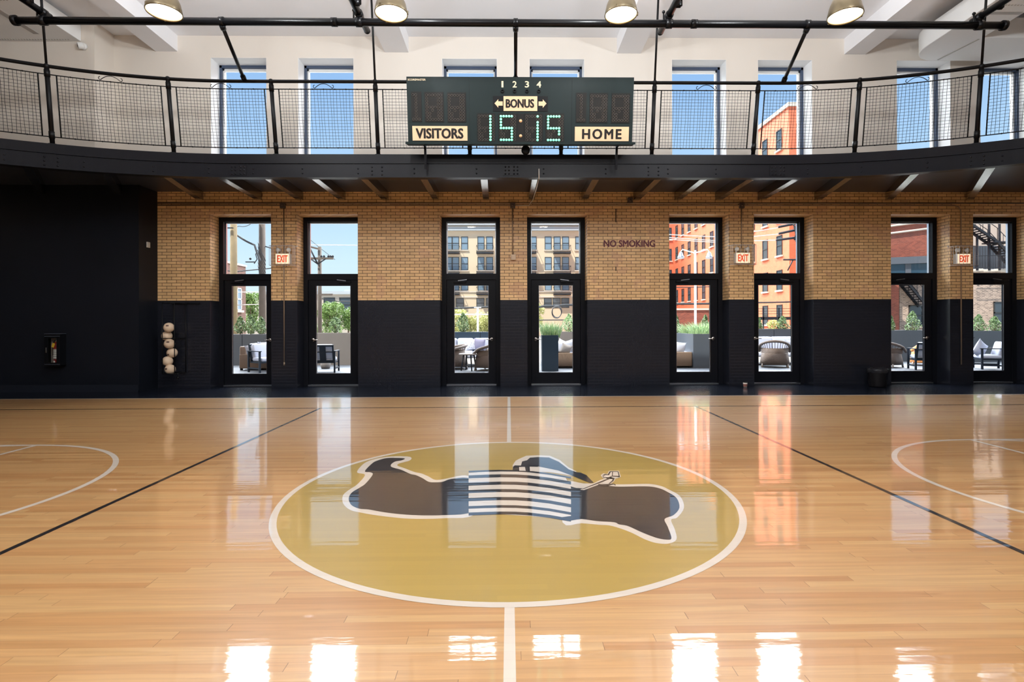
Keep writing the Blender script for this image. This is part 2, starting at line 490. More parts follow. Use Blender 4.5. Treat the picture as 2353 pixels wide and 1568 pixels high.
MB().add([(R_C * math.cos(2 * PI * i / 160), CY + R_C * math.sin(2 * PI * i / 160), 0.0008) for i in range(160)], [tuple(range(160))]).build('center_disc', M_GOLD, fl)
ring_mb(0, CY, R_C - 0.05, R_C, 0.0012).build('center_ring', M_CREAM, fl)
cl = MB()
for y0, y1 in ((BACK_Y, CY - R_C + 0.005), (CY + R_C - 0.005, 10.14)):
    cl.add([(-0.025, y0, .001), (0.025, y0, .001), (0.025, y1, .001), (-0.025, y1, .001)], [(0, 1, 2, 3)])
cl.build('center_line', M_CREAM, fl)
strip(LEFT_X, RIGHT_X, 10.10, 10.16, 0.001).build('far_sideline', M_CREAM, fl)
strip(LEFT_X, RIGHT_X, 8.86, 8.905, 0.0012).build('court_line', M_BLACKP, fl)
for sx in (-1, 1):
    strip(sx * 3.13 - 0.022, sx * 3.13 + 0.022, BACK_Y, 8.86, 0.0012).build('court_line', M_BLACKP, fl)
    x = sx * 5.5
    ring_mb(x, CY, R_C - 0.05, R_C, 0.0010).build('free_throw_circle', M_CREAM, fl)
    strip(x - 0.025, x + 0.025, CY - R_C, CY + R_C, 0.0013).build('free_throw_line', M_CREAM, fl)
    lm = MB()
    for yy in (CY - R_C + 0.025, CY + R_C - 0.025):
        a, b = sorted((x, x + sx * 5.8))
        lm.add(flat([(a, yy - .025), (b, yy - .025), (b, yy + .025), (a, yy + .025)], 0.0014), [(0, 1, 2, 3)])
    lm.build('lane_line', M_CREAM, fl)

# emblem painted in the centre circle, traced on the floor plane
def fpoly(pts, ox, oy, k, z):
    out = []
    for x, y in pts:
        p = onz(ox + x / k, oy + y / k, 0.0); out.append((p.x, p.y, z))
    return out
def smooth_closed(pts, n=4):
    "Catmull-Rom through a closed outline"
    out = []
    m = len(pts)
    for i in range(m):
        p0, p1, p2, p3 = [pts[(i + j - 1) % m] for j in range(4)]
        for t in range(n):
            u = t / n
            out.append(tuple(0.5 * ((2 * p1[c]) + (-p0[c] + p2[c]) * u + (2 * p0[c] - 5 * p1[c] + 4 * p2[c] - p3[c]) * u * u + (-p0[c] + 3 * p1[c] - 3 * p2[c] + p3[c]) * u ** 3) for c in (0, 1)))
    return out
A7, A8 = (800, 1020, 7.84), (1150, 1030, 5.739)
def sub(o, name, polys, m, z, A, sm=True):
    mb = MB()
    for p in polys:
        q = smooth_closed(p) if sm else p
        v = fpoly(q, *A, z)
        mb.add(v, [tuple(range(len(v) - 1, -1, -1))])
    return mb.build(name, m, o)
left_cream = [(160, 520), (250, 390), (380, 310), (620, 250), (850, 230), (1080, 235), (1142, 265), (1100, 310), (990, 340), (905, 365), (890, 400), (1000, 440), (1200, 515), (1320, 540), (1440, 590), (1570, 655), (1760, 635), (1960, 590), (2150, 580), (2300, 700), (2300, 1200), (2150, 1330), (1780, 1345), (1500, 1357), (1100, 1355), (750, 1325), (450, 1285), (250, 1250), (40, 1200), (-90, 1080), (-90, 930), (40, 820), (160, 740), (305, 565)]
left_black = [(300, 500), (430, 360), (520, 310), (680, 265), (850, 258), (1022, 270), (960, 305), (850, 325), (780, 370), (770, 412), (830, 440), (960, 475), (1120, 548), (1220, 570), (1340, 625), (1450, 690), (1560, 700), (1700, 690), (1850, 640), (2150, 620), (2260, 740), (2260, 1180), (2100, 1270), (1780, 1290), (1500, 1297), (1150, 1290), (800, 1260), (560, 1225), (370, 1190), (200, 1175), (60, 1110), (10, 1000), (60, 890), (200, 800), (310, 725), (440, 565), (405, 520)]
sub(fl, 'emblem_outline', [left_cream], M_CREAM, 0.0012, A7)
sub(fl, 'emblem_body', [left_black], M_BLACKP, 0.0016, A7)
right_cream = [(820, 470), (1100, 470), (1300, 470), (1560, 482), (1850, 476), (1990, 478), (2120, 505), (2210, 545), (2370, 640), (2420, 790), (2330, 920), (2250, 950), (2300, 1080), (2320, 1210), (2210, 1265), (2050, 1255), (1900, 1205), (1750, 1130), (1600, 1070), (1440, 1025), (1300, 1015), (1070, 995), (820, 985)]
right_black = [(820, 520), (1000, 530), (1100, 530), (1170, 500), (1290, 482), (1420, 500), (1560, 512), (1850, 508), (1990, 512), (2100, 535), (2190, 575), (2320, 660), (2360, 790), (2280, 890), (2165, 940), (2205, 1040), (2255, 1190), (2200, 1212), (2080, 1195), (1950, 1150), (1830, 1100), (1700, 1040), (1640, 1022), (1560, 1010), (1500, 982), (1300, 970), (1180, 955), (1070, 940), (820, 930)]
sub(fl, 'emblem_outline', [right_cream], M_CREAM, 0.0012, A8)
sub(fl, 'emblem_body', [right_black], M_BLACKP, 0.0016, A8)
torso = [(-420, 330), (0, 300), (500, 305), (850, 380), (930, 520), (930, 900), (700, 930), (380, 900), (0, 878), (-420, 885)]
sub(fl, 'emblem_shirt', [torso], M_CREAM, 0.0019, A8, False)
st = []
for a0, a1 in ((290, 312), (350, 390), (447, 487), (545, 585), (650, 692), (757, 792), (842, 880)):
    top = [(-420, a0 + 14), (-200, a0 + 5), (0, a0), (200, a0 + 2), (380, a0 + 13), (650, a0 + 45), (930, a0 + 95)]
    bot = [(x, y + (a1 - a0)) for x, y in reversed(top)]
    st.append(top + bot)
sub(fl, 'emblem_stripes', st, M_BLACKP, 0.0022, A8, False)
cap_c = [(160, 232), (200, 170), (260, 140), (340, 105), (495, 98), (650, 105), (780, 160), (900, 260), (1000, 310), (1000, 380), (700, 330), (495, 310), (160, 300)]
sub(fl, 'emblem_cap_trim', [cap_c], M_CREAM, 0.0023, A8, False)
cap_b = [[(270, 235), (285, 180), (350, 165), (390, 130), (495, 122), (640, 128), (770, 185), (900, 285), (1000, 322), (1060, 328), (1135, 362), (1190, 420), (1230, 460), (1180, 465), (1090, 430), (975, 380), (760, 300), (495, 246)],
         [(158, 300), (165, 250), (190, 232), (300, 236), (495, 240), (495, 252), (385, 250), (390, 312), (335, 312), (322, 252), (245, 254), (248, 308)]]
sub(fl, 'emblem_cap', cap_b, M_BLACKP, 0.0026, A8, False)
sub(fl, 'emblem_arm_trim', [[(1050, 552), (1320, 425), (1440, 385), (1520, 405), (1500, 440), (1440, 490), (1340, 470), (1100, 560)], [(1322, 362), (1355, 338), (1410, 345), (1432, 305), (1562, 305), (1588, 385), (1540, 402), (1450, 412), (1350, 402)]], M_CREAM, 0.0024, A8, False)
arm = [[(1065, 550), (1330, 440), (1440, 398), (1452, 408), (1340, 455), (1100, 545)], [(1480, 405), (1505, 405), (1490, 440), (1440, 478), (1425, 474), (1470, 435)],
       [(1345, 362), (1380, 345), (1415, 352), (1440, 312), (1470, 316), (1452, 322), (1432, 362), (1385, 360), (1365, 372)],
       [(1345, 362), (1362, 385), (1420, 392), (1470, 370), (1470, 382), (1420, 402), (1350, 392)],
       [(1440, 312), (1552, 312), (1552, 320), (1440, 320)], [(1472, 316), (1484, 316), (1480, 368), (1470, 372)], [(1545, 312), (1556, 312), (1576, 385), (1562, 388)], [(1470, 368), (1568, 372), (1572, 388), (1470, 380)],
       [(1285, 478), (1340, 482), (1500, 474), (1522, 490), (1515, 500), (1495, 484), (1380, 512), (1300, 500)]]
sub(fl, 'emblem_arm', arm, M_BLACKP, 0.0030, A8, False)

# ------------------------------------------------------------------ room shell
DOOR_PX = (553, 752.7, 1080.3, 1280.7, 1606.8, 1801, 2115.3, 2304)
WIN_PX = (548.5, 749, 1079, 1280, 1606.5, 1804, 2122.5, 2314)
DX = [at(x, 700, WALL_Y).x for x in DOOR_PX]
WX = [at(x, 250, WALL_Y).x for x in WIN_PX]
DW, DTOP = 1.33, 3.81
WW, WTOP, WSILL = 1.21, 7.24, 4.85
OUT_Y = WALL_Y + 0.52
def wall_with_holes(y0, y1, x0, x1, z0, z1, holes, front_mi=0, rev_mi=0):
    "solid wall between y0 (room side) and y1, holes are (xa, xb, za, zb) that do not overlap in x"
    m = MB()
    holes = sorted(holes)
    xs = x0
    for xa, xb, za, zb in holes:
        m.box(xs, xa, y0, y1, z0, z1, front_mi)
        if za > z0: m.box(xa, xb, y0, y1, z0, za, front_mi)
        if zb < z1: m.box(xa, xb, y0, y1, zb, z1, front_mi)
        xs = xb
    m.box(xs, x1, y0, y1, z0, z1, front_mi)
    if rev_mi:
        for xa, xb, za, zb in holes:
            e_ = 0.004
            m.box(xa, xa + e_, y0 + 0.001, y0 + 0.40, za, zb, rev_mi); m.box(xb - e_, xb, y0 + 0.001, y0 + 0.40, za, zb, rev_mi)
            m.box(xa, xb, y0 + 0.001, y0 + 0.40, zb - e_, zb, rev_mi); m.box(xa, xb, y0 + 0.001, y0 + 0.40, za, za + e_, rev_mi)
    return m
struct(wall_with_holes(WALL_Y, OUT_Y, LEFT_X, RIGHT_X, 0.0, 4.44, [(x - DW / 2, x + DW / 2, 0.0, DTOP) for x in DX]).build('wall_front', M_BRICK))
struct(wall_with_holes(WALL_Y, OUT_Y, LEFT_X, RIGHT_X, 4.44, CEIL_Z, [(x - WW / 2, x + WW / 2, WSILL, WTOP) for x in WX], 0, 1).build('wall_front_upper', [M_PLASTER, M_REVEAL]))
M_OUT = brick('outer_brick', lin(150, 96, 76), lin(130, 80, 64), lin(150, 140, 128))
struct(MB().box(LEFT_X - 0.5, RIGHT_X + 0.5, OUT_Y - 0.35, OUT_Y + 0.02, CEIL_Z + 0.4, 9.2).build('shade_parapet', M_OUT))  # unseen parapet added to cast shade on the terrace
# black projection on the left, plastered above the balcony
BXL, BXU, BYL, BYU = -7.75, -8.71, 11.15, 11.19
BXL = at(362, 600, WALL_Y).x; BXU = at(262, 120, WALL_Y).x
struct(MB().box(LEFT_X, BXL, BYL, WALL_Y, 0, 4.295).build('wall_left', M_BLACKWALL))
struct(MB().box(LEFT_X, BXU, BYU, WALL_Y, 4.455, CEIL_Z).build('wall_left_upper', M_PLASTER))
bb = MB().box(LEFT_X, BXL, BYL - 0.018, BYL, 0, 0.15).box(LEFT_X, BXL, BYL - 0.026, BYL, 0.0, 0.03)
struct(bb.build('baseboard_left', mat('satin_black_baseboard', lin(30, 33, 40), 0.25)))
M_TWOTONE = twotone('plaster_over_black')
struct(MB().box(LEFT_X - 0.4, LEFT_X, BACK_Y, OUT_Y, 0, CEIL_Z).build('wall_side_left', M_TWOTONE))
struct(MB().box(RIGHT_X, RIGHT_X + 0.4, BACK_Y, OUT_Y, 0, CEIL_Z).build('wall_right', M_TWOTONE))
struct(wall_with_holes(BACK_Y - 0.5, BACK_Y, LEFT_X, RIGHT_X, 0, CEIL_Z, [(x - 0.72, x + 0.72, 4.7, 7.3) for x in REAR_XS]).build('wall_back', M_TWOTONE))
struct(MB().box(LEFT_X - 0.4, RIGHT_X + 0.4, BACK_Y - 0.5, OUT_Y, CEIL_Z, CEIL_Z + 0.4).build('ceiling', M_CEIL))
for x0, x1 in ((358, 408), (884, 939), (1417.5, 1472), (1940, 1988)):
    a, b = at(x0, 122, WALL_Y).x, at(x1, 122, WALL_Y).x
    struct(MB().box(a, b, BACK_Y, WALL_Y, 7.37, CEIL_Z).build('ceiling_beam', M_CEIL))

# windows of the upper floor
for i, x in enumerate(WX):
    r = root_of('window_%d' % (i + 1), (x, WALL_Y + 0.34, WSILL))
    h = WTOP - WSILL; hw = WW / 2
    f = MB()
    for a, b, c, d in ((-hw, -hw + 0.055, 0, h), (hw - 0.055, hw, 0, h), (-hw, hw, h - 0.06, h), (-hw, hw, 0, 0.06)):
        f.box(a, b, 0, 0.10, c, d)
    f.build('frame', M_WFRAME, r)
    s_ = MB()
    for a, b, c, d in ((-hw + 0.055, -hw + 0.085, 0.06, h - 0.06), (hw - 0.085, hw - 0.055, 0.06, h - 0.06), (-hw + 0.055, hw - 0.055, h - 0.10, h - 0.06), (-hw + 0.055, hw - 0.055, 0.06, 0.10)):
        s_.box(a, b, 0.06, 0.14, c, d)
    s_.build('sash', M_WHITE, r)
    MB().box(-hw + 0.05, hw - 0.05, 0.085, 0.093, 0.06, h - 0.06).build('pane', M_GLASS, r)

# doors: transom frame, glazed leaf, lever, closer
def make_door(i, side):
    r = root_of('door_%d' % i)
    y = 0.36; hw = DW / 2
    f = MB()
    f.box(-hw, -hw + 0.10, y, y + 0.14, 0, DTOP); f.box(hw - 0.10, hw, y, y + 0.14, 0, DTOP)
    f.box(-hw + 0.10, hw - 0.10, y, y + 0.14, 3.71, DTOP); f.box(-hw + 0.10, hw - 0.10, y, y + 0.14, 2.395, 2.53)
    for q in (-1, 1): f.box(q * (hw - 0.10), q * (hw - 0.125), y + 0.084, y + 0.14, 0, 2.395)
    f.build('frame', M_FRAME, r)
    s_ = MB()
    gx = hw - 0.10
    s_.box(-gx, gx, y + 0.09, y + 0.14, 3.685, 3.71); s_.box(-gx, -gx + 0.02, y + 0.09, y + 0.14, 2.53, 3.69); s_.box(gx - 0.02, gx, y + 0.09, y + 0.14, 2.53, 3.69)
    s_.build('glazing_stop', M_ALU, r)
    MB().box(-gx, gx, y + 0.07, y + 0.078, 2.53, 3.71).build('transom_pane', M_GLASS, r)
    lx = gx - 0.008
    l = MB()
    l.box(-lx, -0.385, y + 0.03, y + 0.08, 0.02, 2.40); l.box(0.385, lx, y + 0.03, y + 0.08, 0.02, 2.40)
    l.box(-0.385, 0.385, y + 0.03, y + 0.08, 2.26, 2.40); l.box(-0.385, 0.385, y + 0.03, y + 0.08, 0.02, 0.275)
    lf = l.build('door_leaf', M_FRAME, r)
    MB().box(-0.387, 0.387, y + 0.05, y + 0.058, 0.27, 2.265).build('pane', M_GLASS, lf)
    b = MB(); b.box(-0.385, 0.385, y + 0.026, y + 0.03, 0.268, 0.278); b.box(-0.389, -0.382, y + 0.026, y + 0.03, 0.27, 2.26); b.box(0.382, 0.389, y + 0.026, y + 0.03, 0.27, 2.26)
    b.build('glazing_bead', M_ALU, lf)
    hx = side * 0.46; z = 1.035
    h = MB()
    h.lathe([(0, 0), (0.042, 0), (0.042, 0.008), (0.03, 0.014), (0.016, 0.016), (0.016, 0.05), (0, 0.05)], 20, M=Matrix.Translation((hx, y + 0.03, z)) @ Matrix.Rotation(PI / 2, 4, 'X'))
    h.tube([(hx, y - 0.015, z), (hx - side * 0.03, y - 0.017, z), (hx - side * 0.125, y - 0.017, z)], [0.011, 0.010, 0.008])
    h.build('lever_handle', M_CHROME, lf)
    c = MB()
    c.box(side * -0.12, side * -0.40, y - 0.01, y + 0.03, 2.325, 2.375)
    c.build('closer', M_FRAME, lf)
    a = MB(); a.box(side * -0.20 - 0.10, side * -0.20 + 0.10, y - 0.03, y - 0.012, -0.008, 0.008, M=Matrix.Translation((0, 0, 2.405)) @ Matrix.Rotation(-0.12 * side, 4, 'Y'))
    a.build('closer_arm', M_ALU, lf)
    MB().box(-gx, gx, y - 0.01, y + 0.12, 0.0, 0.016).build('threshold', M_ALU, r)
    return r
protos = {}
for i, x in enumerate(DX):
    side = 1 if i % 2 == 0 else -1
    if side not in protos: d = protos[side] = make_door(i + 1, side)
    else:
        d = dup(protos[side]); d.name = 'door_%d' % (i + 1)
    d.location = (x, WALL_Y, 0)

# ------------------------------------------------------------------ running-track balcony
SX, FY, RAD = 4.92, 9.9, 8.4
def edge(s, off=0.0):
    "point on the balcony edge at arc length s; off > 0 leans out over the court"
    a = abs(s)
    if a <= SX: return Vector((s, FY - off, 0))
    t = (a - SX) / RAD
    r = RAD - off
    x, y = SX + r * math.sin(t), (FY - RAD) + r * math.cos(t)
    return Vector((math.copysign(x, s), y, 0))
S_MAX = 13.6
SS = [-S_MAX + i * (2 * S_MAX) / 136 for i in range(137)]
ZB, ZM, ZT = 4.10, 4.365, 4.54
def sweep(mb, prof, ss=SS, mi=0):
    "sweep a closed (off, z) outline along the balcony edge"
    k = len(prof); vs = []; fs = []
    for s in ss:
        for o_, z in prof:
            p = edge(s, o_); vs.append((p.x, p.y, z))
    for i in range(len(ss) - 1):
        for j in range(k):
            j2 = (j + 1) % k
            fs.append((i * k + j, i * k + j2, (i + 1) * k + j2, (i + 1) * k + j))
    fs += [tuple(range(k)), tuple((len(ss) - 1) * k + j for j in range(k - 1, -1, -1))]
    return mb.add(vs, fs, mi)
bal = thing('balcony', 'black steel running-track balcony curving along the room under the mesh railing', 'balcony', (0, FY, ZB))
bm = MB()
sweep(bm, [(0, ZB + .012), (0, ZM), (-0.02, ZM), (-0.02, ZB + 0.012)])
sweep(bm, [(0.055, ZB), (0.055, ZB + 0.014), (-0.09, ZB + 0.014), (-0.09, ZB)])
def rivet(mb, s, z, r=0.017):
    p = edge(s); q = edge(s, 0.02); nrm = (q - p).normalized()
    rot = nrm.to_track_quat('Z', 'Y').to_matrix().to_4x4()
    mb.lathe([(r, 0), (r * .8, r * .45), (r * .35, r * .7), (0.0005, r * .75)], 8, M=Matrix.Translation((p.x, p.y, z)) @ rot)
def s_of_px(x):
    lo, hi = -S_MAX, S_MAX
    for _ in range(50):
        mid = (lo + hi) / 2; p = edge(mid)
        d = CAMM.to_3x3().transposed() @ (Vector((p.x, p.y, 4.2 - CAMZ)))
        if PX - F * d.x / d.z < x: lo = mid
        else: hi = mid
    return (lo + hi) / 2
for x in (10, 193, 352, 480, 582, 695, 823, 952, 1095, 1249, 1392, 1535, 1645, 1856, 1979, 2131, 2303):
    for z in (4.19, 4.275): rivet(bm, s_of_px(x), z)
for x in (102, 133, 855, 878, 1490, 1513, 2231, 2261):
    for z in (4.165, 4.235, 4.305): rivet(bm, s_of_px(x), z)
bm.build('edge_beam', M_STEEL, bal, True)
sweep(MB(), [(0.018, ZM + 0.004), (0.018, ZT), (-0.12, ZT), (-0.12, ZM + 0.004)]).build('curb', M_STEEL, bal, True)
for x in (547, 1175, 1787):
    pm = MB(); s0 = s_of_px(x)
    sweep(pm, [(0.0, 4.15), (0.008, 4.15), (0.008, 4.345), (0.0, 4.345)], [s0 - 0.155 + 0.31 * i / 6 for i in range(7)])
    for ds in (-0.11, -0.045, 0.05, 0.115):
        for z in (4.18, 4.245, 4.31):
            p = edge(s0 + ds, 0.008); q = edge(s0 + ds, 0.03)
            pm.lathe([(0.017, 0), (0.013, 0.008), (0.001, 0.013)], 8, M=Matrix.Translation((p.x, p.y, z)) @ (q - p).normalized().to_track_quat('Z', 'Y').to_matrix().to_4x4())
    pm.build('splice_plate', M_STEEL, bal, True)
dm = MB(); vs, fs = [], []
for s in SS:
    p = edge(s, -0.05)
    for z in (4.30, 4.45):
        vs.append((p.x, p.y, z)); vs.append((p.x, WALL_Y - 0.001, z))
for i in range(len(SS) - 1):
    a, b = 4 * i, 4 * (i + 1)
    fs += [(a, a + 1, b + 1, b), (a + 2, b + 2, b + 3, a + 3)]
dm.add(vs, fs); 
def deck_mat():
    m, n, b = new_mat('deck_boards')
    s = N(n, 'ShaderNodeSeparateXYZ'); L(n, objpos(n), s.inputs[0])
    fr = math_(n, 'FRACT', math_(n, 'DIVIDE', s.outputs['Y'], 0.085))
    g = math_(n, 'LESS_THAN', fr, 0.08)
    L(n, mixc(n, g, lin(46, 52, 64), lin(12, 13, 16)), b.inputs['Base Color'])
    b.inputs['Roughness'].default_value = 0.38
    bp = N(n, 'ShaderNodeBump'); bp.inputs['Strength'].default_value = 0.6; bp.inputs['Distance'].default_value = 0.01
    L(n, math_(n, 'SUBTRACT', 1.0, g), bp.inputs['Height']); L(n, bp.outputs[0], b.inputs['Normal'])
    return m
dm.build('deck', deck_mat(), bal, True)
JO = ((60, 384, 95, 452), (240, 402, 272, 452), (378, 409, 460, 462), (505, 412, 595, 462), (610, 411, 690, 462), (719, 410, 787, 462), (833, 410, 886, 462), (972, 409, 1002, 462), (1112, 408, 1117, 462),
      (1231, 408, 1221, 462), (1371, 409, 1342, 462), (1516, 410, 1462, 462), (1622, 410, 1556, 462), (1731, 411, 1650, 462), (1836, 411, 1748, 462), (1957, 408, 1878, 462), (2107, 398, 2042, 464), (2280, 380, 2228, 466))
for x0, y0, x1, y1 in JO:
    wy = (BYL if x1 < 300 else WALL_Y) - 0.012
    b = at(x1, y1, wy); b.z = 0
    a = edge(s_of_px(x0), -0.03)
    d = (b - a).normalized(); nrm = Vector((-d.y, d.x, 0))
    m = MB()
    for hw, z0, z1 in ((0.065, 4.112, 4.30),):
        c = [a - nrm * hw, a + nrm * hw, b + nrm * hw, b - nrm * hw]
        m.prism([(p.x, p.y) for p in c], z1 - z0, 'Z', z0)
    m.build('joist', M_DECK, bal, True)

# ------------------------------------------------------------------ mesh railing on the balcony
LEAN = 0.18                                     # lean per metre of height
RT = 1.27
def rp(s, h, out=0.0): 
    p = edge(s, -0.05 + LEAN * h + out); p.z = ZT + h
    return p
rail = thing('mesh_railing', 'black pipe railing with wire mesh panels along the balcony edge', 'railing', (0, FY, ZT))
MB().tube([rp(s, RT) for s in SS], 0.030, 10).build('top_rail', M_RAIL, rail, True)
POSTS = [s_of_px(x) for x in (118, 397, 633, 868)]
PR = [s_of_px(x) for x in (1499, 1733, 1966, 2246)]
step = (PR[0] - POSTS[-1]) / 3
POSTS = [POSTS[0] - 3.8, POSTS[0] - 1.9] + POSTS + [POSTS[-1] + step, POSTS[-1] + 2 * step] + PR + [PR[-1] + 1.95, PR[-1] + 3.9]
for s in POSTS:
    m = MB()
    m.tube([rp(s, -0.01), rp(s, RT)], 0.036, 10)
    m.tube([rp(s, 0.0), rp(s, 0.02)], 0.06, 10)
    m.tube([rp(s, 0.10), rp(s, 0.22)], 0.043, 10); m.tube([rp(s, RT - 0.17), rp(s, RT - 0.06)], 0.043, 10)
    m.sphere(rp(s, RT), 0.046, 12, 8)
    m.build('post', M_RAIL, rail, True)
for s0, s1 in zip(POSTS[:-1], POSTS[1:]):
    a, b = s0 + 0.13, s1 - 0.13
    h0, h1 = 0.13, RT - 0.13
    n = 10
    f = MB()
    ln = lambda h, u0=a, u1=b: [rp(u0 + (u1 - u0) * i / n, h) for i in range(n + 1)]
    f.tube(ln(h0, s0, s1), 0.009, 6); f.tube(ln(h1, s0, s1), 0.009, 6)
    f.tube([rp(a, h0), rp(a, h1)], 0.011, 6); f.tube([rp(b, h0), rp(b, h1)], 0.011, 6)
    for i in range(1, 8):                       # lacing knots
        f.sphere(rp(a + (b - a) * i / 8, h1), 0.014, 6, 4); f.sphere(rp(a + (b - a) * i / 8, h0), 0.014, 6, 4)
        hh = h0 + (h1 - h0) * i / 8
        f.sphere(rp(a, hh), 0.014, 6, 4); f.sphere(rp(b, hh), 0.014, 6, 4)
    pf = f.build('panel_frame', M_RAIL, rail, True)
    g = MB()
    nv = max(3, round((b - a) / 0.0575)); nh = round((h1 - h0) / 0.054)
    for i in range(1, nv):
        s = a + (b - a) * i / nv
        k = 0.012 * math.sin(i * 1.7)
        g.tube([rp(s, h0), rp(s + k, (h0 + h1) / 2, 0.015), rp(s, h1)], 0.0030, 4, cap=False, smooth=False)
    for j in range(1, nh):
        h = h0 + (h1 - h0) * j / nh
        g.tube([rp(a + (b - a) * i / n, h - 0.006 * math.sin(PI * i / n), 0.015 * math.sin(PI * i / n)) for i in range(n + 1)], 0.0030, 4, cap=False, smooth=False)
    g.build('wire_mesh', M_RAIL, pf, True)
    k = MB(); mid = (s0 + s1) / 2
    arc = []
    for i in range(13):
        t = -1 + 2 * i / 12
        arc.append(rp(mid + t * 0.155, h1 + 0.018 + 0.075 * (1 - t * t)))
    curl = [rp(mid - 0.155 - 0.03 * math.sin(q), h1 + 0.045 - 0.028 * math.cos(q)) for q in (3.0, 2.2, 1.4, 0.6)]
    k.tube(curl + arc, 0.006, 6)
    k.tube([rp(mid + 0.155 + 0.03 * math.sin(q), h1 + 0.045 - 0.028 * math.cos(q)) for q in (0.0, 0.7, 1.4, 2.2, 3.0)], 0.006, 6)
    k.build('scroll_hook', M_RAIL, pf, True)
# hanger rods from the ceiling to four of the posts
for s, lab in ((POSTS[2], 'thin black rod rising to the ceiling, farthest left of the four rods'), (POSTS[5], 'thin black rod rising to the ceiling, left of the scoreboard'),
               (POSTS[8], 'thin black rod rising to the ceiling, right of the scoreboard'), (POSTS[11], 'thin black rod rising to the ceiling before the rounded white duct')):
    hz = CEIL_Z - ZT
    o = MB().tube([rp(s, RT + 0.03), rp(s, hz)], 0.019, 8).build('hanger_rod', M_RAIL, None, origin=rp(s, RT))
    tag(o, lab, 'rod', 'rods hanging the balcony from the ceiling')

# ------------------------------------------------------------------ overhead pipe grid
PYY = 8.5
pl, pr = at(35, 53, PYY), at(2306, 60, PYY)
pz = at(1176, 53, PYY).z
mp = thing('overhead_pipe', 'long thick black pipe running across the room below the ceiling', 'pipe', (0, PYY, pz))
MB().tube([(pl.x, PYY, pz), (pr.x, PYY, pz)], 0.058, 16).build('pipe', M_PIPE, mp, True)
for x in (pl.x, pr.x):
    MB().tube([(x - 0.03, PYY, pz), (x + 0.03, PYY, pz)], 0.078, 16).build('end_cap', M_PIPE, mp, True)
for px in (768, 1595):
    x = at(px, 53, PYY).x
    MB().tube([(x - 0.045, PYY, pz), (x + 0.045, PYY, pz)], 0.068, 16).build('coupling', M_PIPE, mp, True)
DP = ((825, 8.98, 'short black pipe over the long pipe, left of the scoreboard'), (1537, 8.98, 'short black pipe over the long pipe, right of the scoreboard'),
      (98, 8.62, 'black pipe clamped on the long pipe end nearest the security camera'), (2250, 8.62, 'black pipe clamped on the long pipe end nearest the rounded duct'))
for px, ye, lab in DP:
    x = at(px, 48, PYY).x
    z = pz + 0.13
    t = thing('cross_pipe', lab, 'pipe', (x, PYY, z), 'pipes laid over the long overhead pipe')
    m = MB().tube([(x, 3.2, z), (x, ye, z)], 0.052, 14); m.sphere((x, ye, z), 0.055, 14, 8)
    m.build('pipe', M_PIPE, t, True)
    c = MB().tube([(x - 0.05, PYY, pz), (x + 0.05, PYY, pz)], 0.072, 14).tube([(x, PYY - 0.05, z), (x, PYY + 0.05, z)], 0.066, 14)
    c.tube([(x - 0.085, PYY, pz - 0.03), (x - 0.085, PYY, z + 0.06)], 0.014, 8); c.sphere((x - 0.085, PYY, z + 0.06), 0.026, 8, 6)
    c.build('clamp', M_PIPE, t, True)
    for yy in (8.2, 5.2):
        MB().tube([(x + 0.09, yy, z - 0.02), (x + 0.09, yy, CEIL_Z)], 0.03, 8).tube([(x + 0.09, yy, z), (x, yy, z)], 0.05, 8).build('hanger', M_PIPE, t, True)
for x0, x1, lab in ((510, 573, 'slim black brace slanting to the rail on the extinguisher side of the scoreboard'), (1185, 1185, 'slim black brace rising behind the middle of the scoreboard'), (1855, 1790, 'slim black brace slanting to the rail before the orange gable')):
    a = Vector((at(x0, 62, PYY).x, PYY, pz - 0.06))
    s = s_of_px(x1); b = rp(s, RT + 0.03)
    m = MB().tube([a, b], 0.03, 10).tube([a, a + (b - a) * 0.06], 0.045, 10).tube([a + (b - a) * 0.93, b], 0.045, 10)
    m.tube([(a.x - 0.035, PYY, pz), (a.x + 0.035, PYY, pz)], 0.07, 14)
    tag(m.build('brace_pipe', M_PIPE, None, origin=a), lab, 'pipe', 'braces from pipe to railing')

